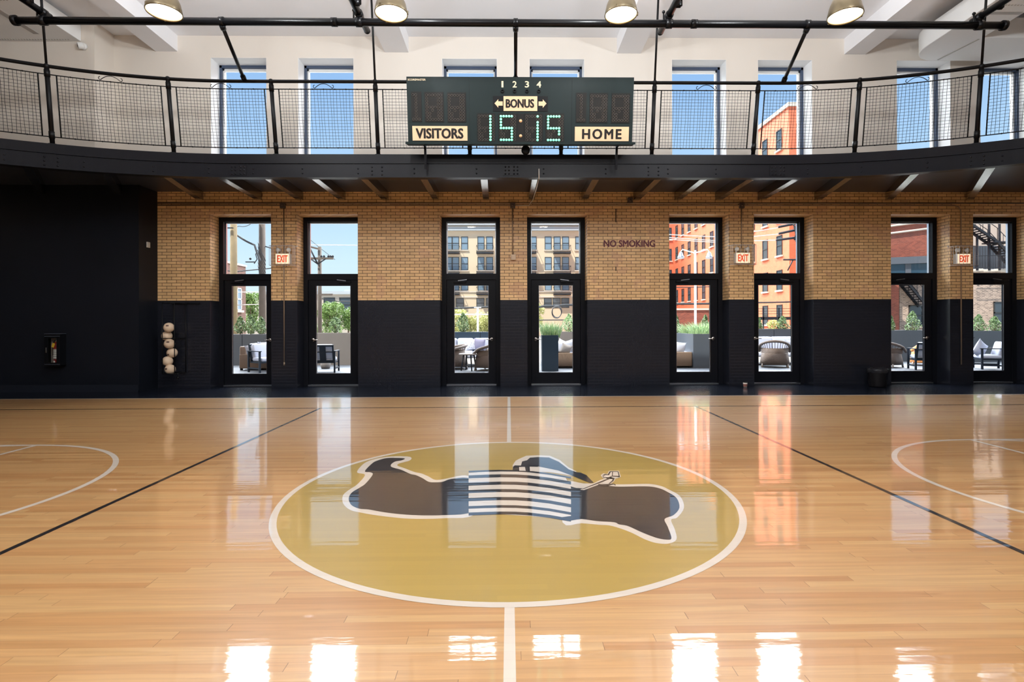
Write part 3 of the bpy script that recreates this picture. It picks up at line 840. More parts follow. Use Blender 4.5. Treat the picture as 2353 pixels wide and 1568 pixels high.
# ------------------------------------------------------------------ gym lamps
M_DOME = mat('aged_brass_dome', lin(128, 116, 92), 0.35, 0.75, var=0.1, vscale=6)
M_LIT = mat('lit_lamp_lens', (1, 1, 1), 0.5, emis=(1.0, 0.86, 0.62), estr=9.0)
LAMP_W = 13.0
def lamp_at(x, y, z, label, watts):
    t = thing('gym_lamp', label, 'lamp', (x, y, z), 'dome lamps under the ceiling')
    d = MB()
    R = 0.228
    prof = [(R - 0.006, 0.0), (R, -0.012), (R + 0.006, 0.0), (R - 0.004, 0.055), (R * 0.9, 0.14), (R * 0.74, 0.23), (R * 0.54, 0.30), (R * 0.34, 0.345), (0.06, 0.36), (0.06, 0.36)]
    d.lathe(prof, 36)
    d.lathe([(R - 0.008, 0.0), (R - 0.02, 0.06), (R * 0.7, 0.22), (R * 0.3, 0.33), (0.001, 0.34)], 36)
    d.build('shade', M_DOME, t)
    MB().lathe([(0.06, 0.355), (0.068, 0.37), (0.068, 0.47), (0.04, 0.50), (0.02, 0.52), (0.001, 0.52)], 20).build('socket_cap', M_DOME, t)
    for k in range(3):
        MB().box(-0.012, 0.012, R - 0.002, R + 0.016, -0.01, 0.035, M=Matrix.Rotation(k * 2 * PI / 3 + 0.5, 4, 'Z')).build('clip', M_DOME, t)
    MB().lathe([(0.001, 0.004), (0.12, 0.006), (R - 0.012, 0.012)], 36).build('lens', M_LIT, t)
    MB().tube([(0, 0, 0.51), (0, 0, CEIL_Z - z)], 0.013, 8).tube([(0, 0, CEIL_Z - z - 0.04), (0, 0, CEIL_Z - z)], 0.06, 14).build('stem', M_DOME, t)
    dn = bpy.data.lights.new('lamp_light', 'AREA'); dn.shape, dn.size, dn.energy, dn.color = 'DISK', 0.40, watts, (1.0, 0.96, 0.91)
    o = bpy.data.objects.new('lamp_light', dn); COL.objects.link(o); o.parent = t; o.location = (0, 0, -0.03)
    up = bpy.data.lights.new('ceiling_fill', 'POINT'); up.shadow_soft_size, up.energy, up.color = 0.10, watts * 13.0, (0.93, 0.97, 1.0)  # added fill light above the dome, brightens ceiling and upper wall
    o = bpy.data.objects.new('ceiling_fill', up); COL.objects.link(o); o.parent = t; o.location = (0, 0, 0.72)
    return t
LY = 7.6
for px, py, lab in ((377, 33, 'brass dome lamp lit, farthest left of the four in the row'), (899, 33, 'brass dome lamp lit, second from the left in the row'),
                    (1427, 33, 'brass dome lamp lit, third from the left in the row'), (1942, 38, 'brass dome lamp lit, farthest right of the four in the row')):
    p = at(px, py, LY)
    lamp_at(p.x, LY, at(1176, 33, LY).z, lab, LAMP_W)
for row, yy in enumerate((3.8, 0.0)):               # unseen rows of the same lamps, added to light the room
    for k, xx in enumerate((-5.0, -1.7, 1.6, 4.9)):
        lamp_at(xx, yy, at(1176, 33, LY).z, 'unseen brass dome lamp, added to light the near half of the court', LAMP_W)

# ------------------------------------------------------------------ ducts, camera
def slot(mb, x0, x1, y0, y1, z): mb.box(x0, x1, y0, y1, z - 0.006, z)
M_DUCT = mat('white_painted_duct', lin(250, 250, 249), 0.55)
t = thing('duct', 'white rectangular ceiling duct above the security camera', 'duct', (-9.8, 8, 7.29))
dx1 = at(185, 96, 11.17).x
MB().box(-11.6, dx1, 3.0, BYU - 0.003, 7.29, 7.62).build('casing', M_DUCT, t, True, bevel=0.01)
m = MB(); slot(m, at(84, 95, 10.9).x - 0.06, at(84, 95, 10.9).x + 0.06, 3.2, 10.9, 7.29)
m.build('air_slot', M_SLOT, t, True)
m = MB()
for k in range(44): m.box(-11.5 + k * 0.056, -11.47 + k * 0.056, 11.10, 11.125, 7.284, 7.29); m.box(-11.5 + k * 0.056, -11.47 + k * 0.056, 9.75, 9.775, 7.284, 7.29)
m.build('seam', M_SLOT, t, True)
t = thing('duct', 'large white duct with one rounded corner below the ceiling', 'duct', (9, 11, 7.09))
z0, z1 = 7.09, 7.50
xl, xr, yb, yf, xe = 8.62, 9.5, 11.45, 10.5, 14.5
R_ = 0.62
poly = [(xe, yb)] + [(xl + R_ - R_ * math.sin(a), yb - R_ + R_ * math.cos(a)) for a in [i * PI / 2 / 12 for i in range(13)]] + [(xl, 3.0), (xr, 3.0), (xr, yf), (xe, yf)]
MB().prism(poly, z1 - z0, 'Z', z0).build('casing', M_DUCT, t, True, bevel=0.015)
m = MB(); slot(m, 8.75, 9.45, 9.62, 9.70, z0)
m.box(-0.02, 0.02, 0, 0.86, -0.008, 0, M=Matrix.Translation((9.46, 10.55, z0)) @ Matrix.Rotation(math.radians(10), 4, 'Z'))
m.build('air_slot', M_SLOT, t, True)
m = MB()
for k in range(13): m.box(8.75 + k * 0.056, 8.78 + k * 0.056, 9.40, 9.425, z0 - 0.006, z0)
m.build('seam', M_SLOT, t, True)
MB().tube([(8.75, 9.0, z1), (8.75, 9.0, CEIL_Z)], 0.008, 6).tube([(8.75, 6.0, z1), (8.75, 6.0, CEIL_Z)], 0.008, 6).build('hanger_wire', M_SLOT, t, True)
t = thing('duct', 'end of a second white duct at the far right under the ceiling', 'duct', (10.4, 9, 7.1))
poly = [(12.6, 10.0)] + [(10.0 + 0.5 - 0.5 * math.sin(a), 9.9 - 0.5 + 0.5 * math.cos(a)) for a in [i * PI / 2 / 8 for i in range(9)]] + [(10.0, 3.0), (12.6, 3.0)]
MB().prism(poly, 0.4, 'Z', 7.12).build('casing', M_DUCT, t, True, bevel=0.015)
t = thing('security_camera', 'small white security camera on the plaster wall by the left duct', 'camera', tuple(at(194, 108, BYU - 0.08)))
t.location = at(194, 108, BYU - 0.001)
Mc = Matrix.Translation((-0.01, -0.07, -0.01)) @ Vector((-0.75, -0.6, -0.25)).to_track_quat('Z', 'Y').to_matrix().to_4x4()
MB().lathe([(0.001, 0.0), (0.07, 0.0), (0.07, 0.035), (0.05, 0.05), (0.001, 0.05)], 20, M=Matrix.Rotation(PI / 2, 4, 'X')).build('base', M_WHITE, t)
MB().lathe([(0.001, -0.05), (0.05, -0.05), (0.066, -0.02), (0.066, 0.05), (0.058, 0.06), (0.001, 0.06)], 20, M=Mc).build('housing', M_WHITE, t)
for q in (-0.026, 0.026):
    MB().lathe([(0.019, 0.058), (0.019, 0.064), (0.001, 0.066)], 12, M=Mc @ Matrix.Translation((q, 0, 0))).build('lens', M_BLACK, t)

# ------------------------------------------------------------------ scoreboard
M_BOARD = mat('dark_green_board', lin(22, 34, 34), 0.45, var=0.12, vscale=5)
M_BOARD2 = mat('brown_black_panel', lin(26, 24, 22), 0.5)
M_TAN = mat('tan_sign_panel', lin(224, 190, 150), 0.5)
M_INK = mat('black_lettering', lin(30, 26, 26), 0.5)
M_NUM = mat('cream_lettering', lin(228, 212, 178), 0.5)
M_GREEN = mat('lit_green_bulb', lin(150, 245, 205), 0.4, emis=lin(130, 245, 195), estr=1.0)
M_AMB = mat('amber_bulb', lin(226, 178, 132), 0.4)
SBW = 4.02
ksc = SBW / 2160.0                                # metres per crop unit (crop: x from 920, y from 170, 4.202x)
uc = lambda u: (u - 1160) * ksc
vc = lambda v: (680 - v) * ksc                    # 0 at the bottom of the board
p0 = at(920 + 1160 / 4.202, 170 + 680 / 4.202, 9.55)
sb = thing('scoreboard', 'dark green electric scoreboard reading 15:15 hung on the balcony railing', 'scoreboard', tuple(p0))
sb.rotation_euler = (math.radians(8.5), 0, 0)
def sp(mb, name, mats, parent=sb): return mb.build(name, mats, parent)
H = vc(65)
sp(MB().box(uc(80), uc(2240), 0.0, 0.14, 0, H), 'board', M_BOARD)
m = MB()
for u in (672, 1650): m.box(uc(u) - 0.002, uc(u) + 0.002, -0.002, 0, 0.02, H - 0.02)
sp(m, 'panel_joint', M_BLACK)
lg = MB(); x0, x1 = uc(70), uc(2250)
lg.box(x0, x1, -0.17, 0.10, -0.012, 0.0); lg.box(x0, x1, -0.175, -0.165, -0.03, 0.012)
sp(lg, 'ledge', M_BOARD)
sp(text_mb('SCOREMASTER', uc(92), uc(262), vc(101), vc(84), -0.004, bold=0.03), 'maker_lettering', M_NUM)
for k, u in enumerate((988, 1104, 1221, 1334)):
    wd = (9, 20, 20, 22)[k]
    sp(text_mb('1234'[k], uc(u - wd), uc(u + wd), vc(160), vc(102), -0.004, bold=0.03), 'period_number', M_NUM)
    m = MB(); rr = 17 * ksc
    m.lathe([(rr * .55, 0.0), (rr * .55, 0.02), (rr, 0.02), (rr, 0)], 16, M=Matrix.Translation((uc(u), 0, vc(194))) @ Matrix.Rotation(PI / 2, 4, 'X'))
    sp(m, 'period_socket', M_BLACK)
bp = sp(MB().box(uc(897), uc(1421), -0.006, 0, vc(378), vc(238)), 'bonus_panel', M_BLACK)
sp(MB().box(uc(998), uc(1320), -0.012, -0.006, vc(374), vc(240)), 'bonus_plate', M_TAN, bp)
sp(text_mb('BONUS', uc(1018), uc(1290), vc(346), vc(266), -0.016, bold=0.05), 'lettering', M_INK, bp)
for sgn, ua, ub in ((-1, 912, 990), (1, 1408, 1332)):
    pts = [(uc(ua), vc(305)), (uc(ua - sgn * 36), vc(268)), (uc(ua - sgn * 36), vc(287)), (uc(ub), vc(287)), (uc(ub), vc(326)), (uc(ua - sgn * 36), vc(326)), (uc(ua - sgn * 36), vc(345))]
    sp(MB().prism(pts, 0.004, 'Y', -0.011), 'arrow', M_TAN, bp)
for txt, u0, u1, v0, v1, t0, t1 in (('VISITORS', 124, 650, 514, 648, 155, 612), ('HOME', 1683, 2204, 517, 650, 1752, 2134)):
    pn = sp(MB().box(uc(u0), uc(u1), -0.012, 0, vc(v1), vc(v0)), 'team_plate', M_TAN)
    sp(text_mb(txt, uc(t0), uc(t1), vc(v1 - 18), vc(v0 + 20), -0.016, bold=0.05, spacing=1.0 if txt[0] == 'V' else 1.25), 'lettering', M_INK, pn)
FULL = ['111111', '100011', '100011', '100011', '111111', '101011', '110011', '110011', '111111']
ONE = ['110', '010', '010', '010', '010', '010', '010', '010', '111']
LIT1 = {(r, 4) for r in range(9)}
LIT5 = {(0, c) for c in range(5)} | {(1, 0), (2, 0), (3, 0)} | {(4, c) for c in range(5)} | {(5, 4), (6, 4), (7, 4)} | {(8, c) for c in range(5)}
def digit(u0, v0, u1, v1, dots, du0, dv0, du, dv, lit=frozenset(), shift=0):
    pn = sp(MB().box(uc(u0), uc(u1), -0.008, 0, vc(v1), vc(v0)), 'digit_panel', M_BOARD2)
    so, ho, li = MB(), MB(), MB()
    r = 11.5 * ksc
    for i, row in enumerate(dots):
        for j, c in enumerate(row):
            if c != '1' and (i, j) not in lit: continue
            M = Matrix.Translation((uc(du0 + j * du + shift * i), -0.008, vc(dv0 + i * dv))) @ Matrix.Rotation(PI / 2, 4, 'X')
            if (i, j) in lit: li.lathe([(r * 1.02, 0), (r * 0.95, 0.008), (r * 0.5, 0.014), (0.0004, 0.016)], 10, M=M)
            else:
                so.lathe([(r * .78, 0.0), (r * .78, 0.007), (r, 0.007), (r, 0)], 10, M=M)
                ho.lathe([(0.0004, 0.002), (r * .78, 0.002)], 10, M=M)
    sp(so, 'socket_rings', mat('socket_ring', lin(92, 84, 76), 0.35, 0.4), pn); sp(ho, 'socket_holes', M_BLACK, pn)
    if lit: sp(li, 'lit_bulbs', M_GREEN, pn)
for k, (u0, v0, u1, dots, du0) in enumerate(((120, 202, 218, ONE, 138), (247, 204, 428, FULL, 268), (462, 206, 640, FULL, 480), (1690, 206, 1790, ONE, 1712), (1820, 208, 1995, FULL, 1840), (2030, 210, 2208, FULL, 2050))):
    digit(u0, v0, u1, v0 + 272, dots, du0, v0 + 28, 27, 27.6)
digit(745, 395, 915, 665, FULL, 763, 422, 27, 27.2, LIT1)
digit(948, 395, 1128, 665, FULL, 972, 422, 26, 27.2, LIT5)
digit(1195, 395, 1375, 665, FULL, 1218, 423, 26.5, 27.2, LIT1 - {(1, 4)})
digit(1400, 395, 1578, 665, FULL, 1425, 423, 26.5, 27.2, LIT5 - {(7, 4)})
cp = sp(MB().box(uc(1132), uc(1192), -0.008, 0, vc(665), vc(400)), 'colon_panel', M_BOARD2)
for v in (465, 603):
    m = MB(); m.lathe([(15 * ksc, 0), (14 * ksc, 0.01), (0.0004, 0.014)], 14, M=Matrix.Translation((uc(1161), -0.008, vc(v))) @ Matrix.Rotation(PI / 2, 4, 'X'))
    sp(m, 'colon_bulb', M_AMB, cp)
for u in (232, 2104):
    m = MB(); m.box(uc(u) - 0.02, uc(u) + 0.02, 0.10, 0.13, -0.42, 0.0); m.box(uc(u) - 0.02, uc(u) + 0.02, -0.14, 0.12, -0.03, -0.012)
    sp(m, 'bracket', M_STEEL)
t = thing('horn', 'round black horn hanging below the middle of the scoreboard', 'horn', tuple(at(1208, 344, 9.62)))
MB().lathe([(0.0, 0.02), (0.02, 0.035), (0.035, 0.01), (0.055, 0.025), (0.078, 0.0), (0.078, -0.06), (0.03, -0.12), (0.0005, -0.12)], 24, M=Matrix.Rotation(PI / 2, 4, 'X')).build('bell', M_BLACK, t)
MB().tube([(0, 0.1, 0), (0, 0.16, 0.0), (0, 0.16, 0.09)], 0.014, 8).build('arm', M_BLACK, t)

# ------------------------------------------------------------------ wall fittings
wl = lambda x, y, d=0.0: at(x, y, WALL_Y - d)
hzc = wl(1178, 470).z
m = MB().tube([(BXL + 0.02, WALL_Y - 0.02, hzc + 0.02), (RIGHT_X, WALL_Y - 0.02, hzc + 0.02)], 0.013, 8)
tag(m.build('conduit', M_CONDUIT, None, origin=(0, WALL_Y, hzc)), 'long thin conduit running level across the brick above the doors', 'conduit')
m = MB().tube([(BXL + 0.02, WALL_Y - 0.02, hzc - 0.025), (wl(2190, 470).x, WALL_Y - 0.02, hzc - 0.025)] + [(wl(2190, 470).x + 0.16 * math.sin(a), WALL_Y - 0.02, hzc - 0.025 - 0.16 * (1 - math.cos(a))) for a in (0.3, 0.6, 0.9, 1.2, 1.5708)] + [(wl(2190, 470).x + 0.16, WALL_Y - 0.02, wl(2205, 838).z)], 0.012, 8)
tag(m.build('conduit', M_CONDUIT, None, origin=(0, WALL_Y, hzc - 0.05)), 'conduit below the long one, bending down beside the right exit sign', 'conduit')
for px, yb_, lab in ((654, 838, 'vertical conduit on the pier between the two left doors'), (1178, 585, 'short vertical conduit between the two middle doors'), (1703, 570, 'short vertical conduit above the exit sign on the right middle pier')):
    p = wl(px, yb_)
    m = MB().tube([(p.x, WALL_Y - 0.02, hzc - 0.02), (p.x, WALL_Y - 0.02, p.z)], 0.012, 8)
    if yb_ > 600: m.tube([(p.x, WALL_Y - 0.02, p.z - 0.02), (p.x, WALL_Y - 0.02, p.z + 0.05)], 0.018, 8)
    tag(m.build('conduit', M_CONDUIT, None, origin=(p.x, WALL_Y, p.z)), lab, 'conduit', 'vertical conduits on the brick')
M_JB = mat('dark_junction_box', lin(78, 66, 62), 0.5)
for px, py, lab in ((651, 473, 'square junction box on the conduit above the left exit sign'), (1178, 473, 'square junction box on the conduit between the middle doors'), (1447, 462, 'square junction box under the joists, above the no smoking sign'), (1703, 473, 'square junction box on the conduit above the exit sign right of the middle')):
    p = wl(px, py)
    m = MB().box(-0.055, 0.055, -0.06, -0.001, -0.06, 0.06); m.lathe([(0, 0), (0.03, 0), (0.03, 0.008), (0.001, 0.012)], 12, M=Matrix.Translation((0, -0.06, 0)) @ Matrix.Rotation(PI / 2, 4, 'X'))
    o = m.build('junction_box', M_JB, None, bevel=0.004); o.location = p
    tag(o, lab, 'junction box', 'junction boxes on the conduit')
o = MB().box(-0.055, 0.055, -0.055, -0.001, -0.06, 0.06).box(-0.04, 0.04, -0.06, -0.055, -0.045, 0.045).build('wall_box', mat('beige_box', lin(214, 190, 164), 0.5), None, bevel=0.004)
o.location = wl(1179.5, 592); tag(o, 'small beige box on the brick pier between the middle doors', 'electrical box')
p = wl(1230, 430); 
m = MB().tube([(wl(1185, 473).x, WALL_Y - 0.03, hzc - 0.03), (wl(1215, 473).x, WALL_Y - 0.03, hzc - 0.03), (wl(1222, 470).x, WALL_Y - 0.06, hzc + 0.06), (wl(1224, 462).x, WALL_Y - 0.12, 4.095), (at(1238, 409, FY).x, FY + 0.02, 4.09), (at(1238, 409, FY).x, FY - 0.065, 4.09), (at(1238, 390, FY).x, FY - 0.065, 4.26)], 0.009, 8)
tag(m.build('conduit', mat('light_conduit', lin(196, 188, 180), 0.4), None, origin=(0.5, 11, 4.09)), 'light conduit along the joist below the scoreboard', 'conduit')

# EXIT signs in wire cages
M_EXITF = mat('exit_sign_face', lin(255, 238, 208), 0.5, emis=lin(255, 226, 190), estr=0.75)
M_EXITR = mat('exit_red', lin(226, 70, 30), 0.5, emis=lin(226, 70, 30), estr=0.45)
M_CAGE = mat('white_wire', lin(206, 200, 200), 0.4)
def exit_sign(x0, x1, y0, y1, lab):
    a, b = at(x0, y1, WALL_Y - 0.12), at(x1, y0, WALL_Y - 0.12)
    cx = (a.x + b.x) / 2
    t = thing('exit_sign', lab, 'exit sign', (cx, WALL_Y, a.z), 'exit signs on the brick piers')
    hw, h = (b.x - a.x) / 2, b.z - a.z
    MB().box(-hw, hw, -0.12, -0.001, 0, h).build('housing', M_WHITE, t, bevel=0.006)
    MB().box(-hw + 0.006, hw - 0.006, -0.126, -0.12, 0.006, h - 0.006).build('face', M_EXITF, t)
    text_mb('EXIT', -hw * 0.72, hw * 0.74, h * 0.16, h * 0.84, -0.131, bold=0.03).build('lettering', M_EXITR, t)
    for s in (-1, 1):
        hd = MB().lathe([(0.0, 0.0), (0.045, 0.0), (0.048, 0.02), (0.035, 0.06), (0.001, 0.075)], 18, M=Matrix.Translation((s * hw * 0.82, -0.10, h + 0.085)) @ Matrix.Rotation(s * 0.5, 4, 'Z') @ Matrix.Rotation(-PI / 2, 4, 'X'))
        hd.tube([(s * hw * 0.82, -0.06, h), (s * hw * 0.82, -0.06, h + 0.05)], 0.012, 8)
        hd.build('emergency_head', M_WHITE, t)
    c = MB(); W, T, B, D = hw + 0.10, h + 0.165, -0.035, -0.20
    for z in (T, B):
        c.tube([(-W, -0.005, z), (-W, D, z), (W, D, z), (W, -0.005, z)], 0.004, 6)
    for k in range(7):
        x = -W + 2 * W * k / 6
        c.tube([(x, D, B), (x, D, T)], 0.004, 6)
        if k not in (0, 6): c.tube([(x, -0.005, T), (x, D, T)], 0.003, 6); c.tube([(x, -0.005, B), (x, D, B)], 0.003, 6)
    for s in (-1, 1):
        for y in (-0.07, -0.13): c.tube([(s * W, y, B), (s * W, y, T)], 0.004, 6)
        c.tube([(s * W, -0.004, T), (s * (W + 0.02), -0.004, T + 0.02)], 0.012, 6)
    c.build('wire_cage', M_CAGE, t)
exit_sign(633, 665.6, 583, 607, 'caged exit sign on the pier between the two leftmost doors')
exit_sign(1691, 1723.5, 581, 605, 'caged exit sign on the pier left of the door with the wicker armchair')
exit_sign(2200, 2230, 583.5, 606.5, 'caged exit sign on the pier between the two rightmost doors')

a, b = wl(1387, 568), wl(1505.5, 552)
o = text_mb('NO SMOKING', 0, b.x - a.x, 0, b.z - a.z, -0.004, 0.0035, bold=0.045).build('painted_sign', mat('maroon_wall_paint', lin(98, 44, 56), 0.6))
o.location = (a.x, WALL_Y, a.z); tag(o, 'maroon NO SMOKING lettering painted on the buff brick', 'painted sign')
for px, y0, y1, lab in ((1415, 480, 511, 'narrow dark slot in the brick above the NO SMOKING lettering'), (1415, 613, 623, 'tiny dark slot in the brick below the NO SMOKING lettering')):
    a, b = wl(px, y1), wl(px, y0)
    o = MB().box(-0.008, 0.008, -0.012, -0.001, 0, b.z - a.z).build('wall_slot', M_BLACK); o.location = a
    tag(o, lab, 'slot')

# thermostat on the side of the black projection
o = MB().rbox(0.0, 0.03, -0.045, 0.045, -0.06, 0.06, 0.008).build('thermostat', mat('pale_plastic', lin(196, 190, 180), 0.5))
o.location = (BXL, 11.42, at(345, 563, 11.42).z); tag(o, 'small pale thermostat high on the black corner wall', 'thermostat')

# fire extinguisher cabinet
c0, c1 = at(103, 842, BYL - 0.15), at(138, 768, BYL - 0.15)
t = thing('extinguisher_cabinet', 'black wall cabinet with a glazed door holding a fire extinguisher', 'cabinet', ((c0.x + c1.x) / 2, BYL, c0.z))
hw, h = (c1.x - c0.x) / 2, c1.z - c0.z
M_EDGE = mat('cabinet_edge_highlight', lin(96, 104, 118), 0.3, 0.5)  # edge highlights put into a lighter grey-blue on cap and beads
M_CAB = mat('black_gloss_cabinet', lin(16, 17, 20), 0.2)
m = MB().box(-hw, hw, -0.012, -0.001, 0, h)
m.box(-hw, -hw + 0.01, -0.14, -0.012, 0, h).box(hw - 0.01, hw, -0.14, -0.012, 0, h).box(-hw, hw, -0.14, -0.012, 0, 0.012).box(-hw, hw, -0.14, -0.012, h - 0.012, h)
m.build('body', M_CAB, t)
MB().box(-hw + 0.012, hw - 0.012, -0.016, -0.012, 0.012, h - 0.012).build('liner', mat('tan_liner', lin(150, 138, 128), 0.5), t)
m = MB(); gx0, gx1, gz0, gz1 = -hw + 0.07, hw - 0.07, 0.075, h - 0.085
m.box(-hw, gx0, -0.158, -0.142, 0, h).box(gx1, hw, -0.158, -0.142, 0, h).box(gx0, gx1, -0.158, -0.142, 0, gz0).box(gx0, gx1, -0.158, -0.142, gz1, h)
d = m.build('door', M_CAB, t, bevel=0.004)
MB().box(gx0, gx1, -0.152, -0.149, gz0, gz1).build('pane', M_GLASS, d)
MB().box(-hw + 0.03, -hw + 0.045, -0.168, -0.158, h * .42, h * .58).build('pull', M_ALU, d)
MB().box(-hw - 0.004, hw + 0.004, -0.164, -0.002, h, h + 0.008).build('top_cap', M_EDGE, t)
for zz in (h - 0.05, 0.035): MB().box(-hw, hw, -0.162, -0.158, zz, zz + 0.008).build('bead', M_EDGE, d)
e = thing('fire_extinguisher', 'red fire extinguisher with a yellow tag inside the black wall cabinet', 'fire extinguisher', (t.location.x + 0.03, BYL - 0.082, c0.z + 0.014))
R_ = 0.056; k = (h - 0.03) / 0.62
M_RED = mat('red_enamel', lin(138, 26, 22), 0.3)
MB().lathe([(0.001, 0), (R_, 0), (R_, 0.40 * k), (R_ * 0.85, 0.445 * k), (R_ * 0.4, 0.475 * k), (R_ * 0.25, 0.48 * k)], 24).build('cylinder', M_RED, e)
MB().lathe([(0.018, 0.475 * k), (0.022, 0.50 * k), (0.016, 0.525 * k), (0.001, 0.53 * k)], 14).box(-0.012, 0.07, -0.008, 0.008, 0.525 * k, 0.54 * k).box(-0.01, 0.06, -0.008, 0.008, 0.50 * k, 0.508 * k).build('valve', M_CHROME, e)
MB().tube([(-0.02, 0, 0.51 * k), (-0.05, -0.01, 0.48 * k), (-0.066, -0.01, 0.38 * k), (-0.064, -0.01, 0.2 * k)], 0.010, 8).build('hose', M_BLACK, e)
lb = MB(); vs = []; n_ = 12
for zz in (0.13 * k, 0.33 * k):
    for i in range(n_ + 1):
        a = PI + PI * i / n_ * 1.0
        vs.append((R_ * 1.012 * math.cos(a), R_ * 1.012 * math.sin(a), zz))
lb.add(vs, [(i, i + 1, n_ + 2 + i, n_ + 1 + i) for i in range(n_)], 0, True)
def label_mat():
    m, n, b = new_mat('extinguisher_label')
    s = N(n, 'ShaderNodeTexCoord'); sp_ = N(n, 'ShaderNodeSeparateXYZ'); L(n, s.outputs['Object'], sp_.inputs[0])
    f = math_(n, 'FRACT', math_(n, 'DIVIDE', sp_.outputs['Z'], 0.045)); g = math_(n, 'LESS_THAN', f, 0.18)
    L(n, mixc(n, g, lin(214, 214, 210), lin(70, 72, 72)), b.inputs['Base Color'])
    return m
lb.build('label', label_mat(), e)
MB().box(-0.018, 0.014, -R_ - 0.004, -R_ - 0.001, 0.035 * k, 0.095 * k).build('small_label', M_WHITE, e)
MB().box(-0.025, 0.025, -R_ - 0.008, -R_ - 0.006, -0.045, 0.045, M=Matrix.Translation((-0.018, 0, 0.41 * k)) @ Matrix.Rotation(0.3, 4, 'Y')).build('tag', mat('yellow_tag', lin(236, 196, 60), 0.5), e)

# ball rack and six volleyballs
rx0, rx1 = at(375, 780, 11.35).x, at(403, 780, 11.35).x
rt, rb = at(390, 697, 11.5).z, at(390, 858, 11.5).z
t = thing('ball_rack', 'tall black wire ball rack on the wall beside the black corner', 'rack', ((rx0 + rx1) / 2, 11.5, rb))
m = MB()
for x in (rx0, rx1):
    for y in (11.32, WALL_Y - 0.03): m.tube([(x, y, rb), (x, y, rt)], 0.009, 8)
m.build('upright', M_BLACK, t, True)
m = MB()
for z in (rb, rt, (rb + rt) / 2):
    m.tube([(rx0, 11.32, z), (rx1, 11.32, z)], 0.008, 8); m.tube([(rx0, WALL_Y - 0.03, z), (rx1, WALL_Y - 0.03, z)], 0.008, 8)
    for x in (rx0, rx1): m.tube([(x, 11.32, z), (x, WALL_Y - 0.03, z)], 0.008, 8)
m.build('crossbar', M_BLACK, t, True)
MB().box(rx0 - 0.06, rx1 + 0.30, WALL_Y - 0.028, WALL_Y - 0.012, rt - 0.01, rt + 0.012).build('top_bracket', M_BLACK, t, True)
MB().sphere((rx1 + 0.02, 11.40, rb - 0.09), 0.028, 12, 8).tube([(rx1 + 0.02, 11.40, rb - 0.07), (rx1 + 0.02, 11.40, rb)], 0.008, 6).build('foot_knob', M_BLACK, t, True)
M_BALL = mat('cream_leather', lin(222, 196, 168), 0.55, bump=0.15, bscale=150)
M_PATCH = mat('dark_ball_print', lin(92, 66, 56), 0.5)
zs = [753, 772.4, 790.4, 811, 830.3, 849]
BX = [(388, 0.0), (383.5, .07), (389.3, 0.0), (395.5, .07), (385, .03), (391, 0.0)]
BL = ['cream volleyball topmost in the wall rack', 'cream volleyball second from the top in the wall rack', 'cream volleyball third from the top in the wall rack', 'cream volleyball fourth from the top in the wall rack', 'cream volleyball second from the bottom in the wall rack', 'cream volleyball lowest in the wall rack']
for i in range(6):
    p = at(BX[i][0], zs[i], 11.46 + BX[i][1]); r = 0.104
    o = MB().sphere((0, 0, 0), r, 28, 18).build('volleyball', M_BALL); o.location = p
    tag(o, BL[i], 'volleyball', 'volleyballs in the wall rack')
    if i != 1 and i != 4:
        m = MB(); vs = []; a0, e0 = (0.25, 0.4) if i in (0, 2) else (-0.3, -0.35 if i == 3 else 0.15)
        for jz in range(4):
            for jx in range(6):
                az, el = a0 - 0.28 + 0.56 * jx / 5, e0 - 0.17 + 0.34 * jz / 3
                vs.append((r * 1.006 * math.cos(el) * math.sin(az), -r * 1.006 * math.cos(el) * math.cos(az), r * 1.006 * math.sin(el)))
        m.add(vs, [(b_ * 6 + a_, b_ * 6 + a_ + 1, (b_ + 1) * 6 + a_ + 1, (b_ + 1) * 6 + a_) for b_ in range(3) for a_ in range(5)], 0, True)
        m.build('printed_patch', M_PATCH, o)

# waste bin and cup on the black floor
bp_ = onz(2017, 884)
t = thing('waste_bin', 'small black lined waste bin on the floor beside the door at the right', 'bin', (at(2017, 884, 11.45).x, 11.45, 0))
M_BIN = mat('black_bin_plastic', lin(30, 28, 30), 0.28)
MB().lathe([(0.001, 0.004), (0.155, 0.004), (0.165, 0.02), (0.195, 0.37), (0.2, 0.385), (0.19, 0.385), (0.155, 0.03), (0.001, 0.03)], 28).build('body', M_BIN, t)
m = MB(); vs = []; ns = 36
for j, (r, z) in enumerate(((0.186, 0.30), (0.192, 0.392), (0.207, 0.396), (0.208, 0.35), (0.203, 0.31))):
    for k in range(ns):
        a = 2 * PI * k / ns; q = 1 + 0.018 * math.sin(k * 2.7 + j) + 0.012 * math.sin(k * 5.3)
        vs.append((r * q * math.cos(a), r * q * math.sin(a), z + 0.012 * math.sin(k * 1.9 + j * 2)))
m.add(vs, [(j * ns + k, j * ns + (k + 1) % ns, (j + 1) * ns + (k + 1) % ns, (j + 1) * ns + k) for j in range(4) for k in range(ns)], 0, True)
m.build('bin_liner', mat('black_liner', lin(40, 40, 44), 0.22), t)
t = thing('paper_cup', 'small paper cup with a brown sleeve standing on the black floor', 'cup', (at(1712.5, 890, 11.45).x, 11.45, 0))
MB().lathe([(0.001, 0.002), (0.036, 0.002), (0.046, 0.105), (0.001, 0.105)], 20).build('cup', mat('white_paper', lin(226, 214, 204), 0.5), t)
MB().lathe([(0.0385, 0.018), (0.0445, 0.075)], 20).build('sleeve', mat('brown_sleeve', lin(132, 84, 74), 0.7), t)
MB().lathe([(0.048, 0.100), (0.049, 0.108), (0.044, 0.118), (0.001, 0.116)], 20).build('lid', M_BLACK, t)

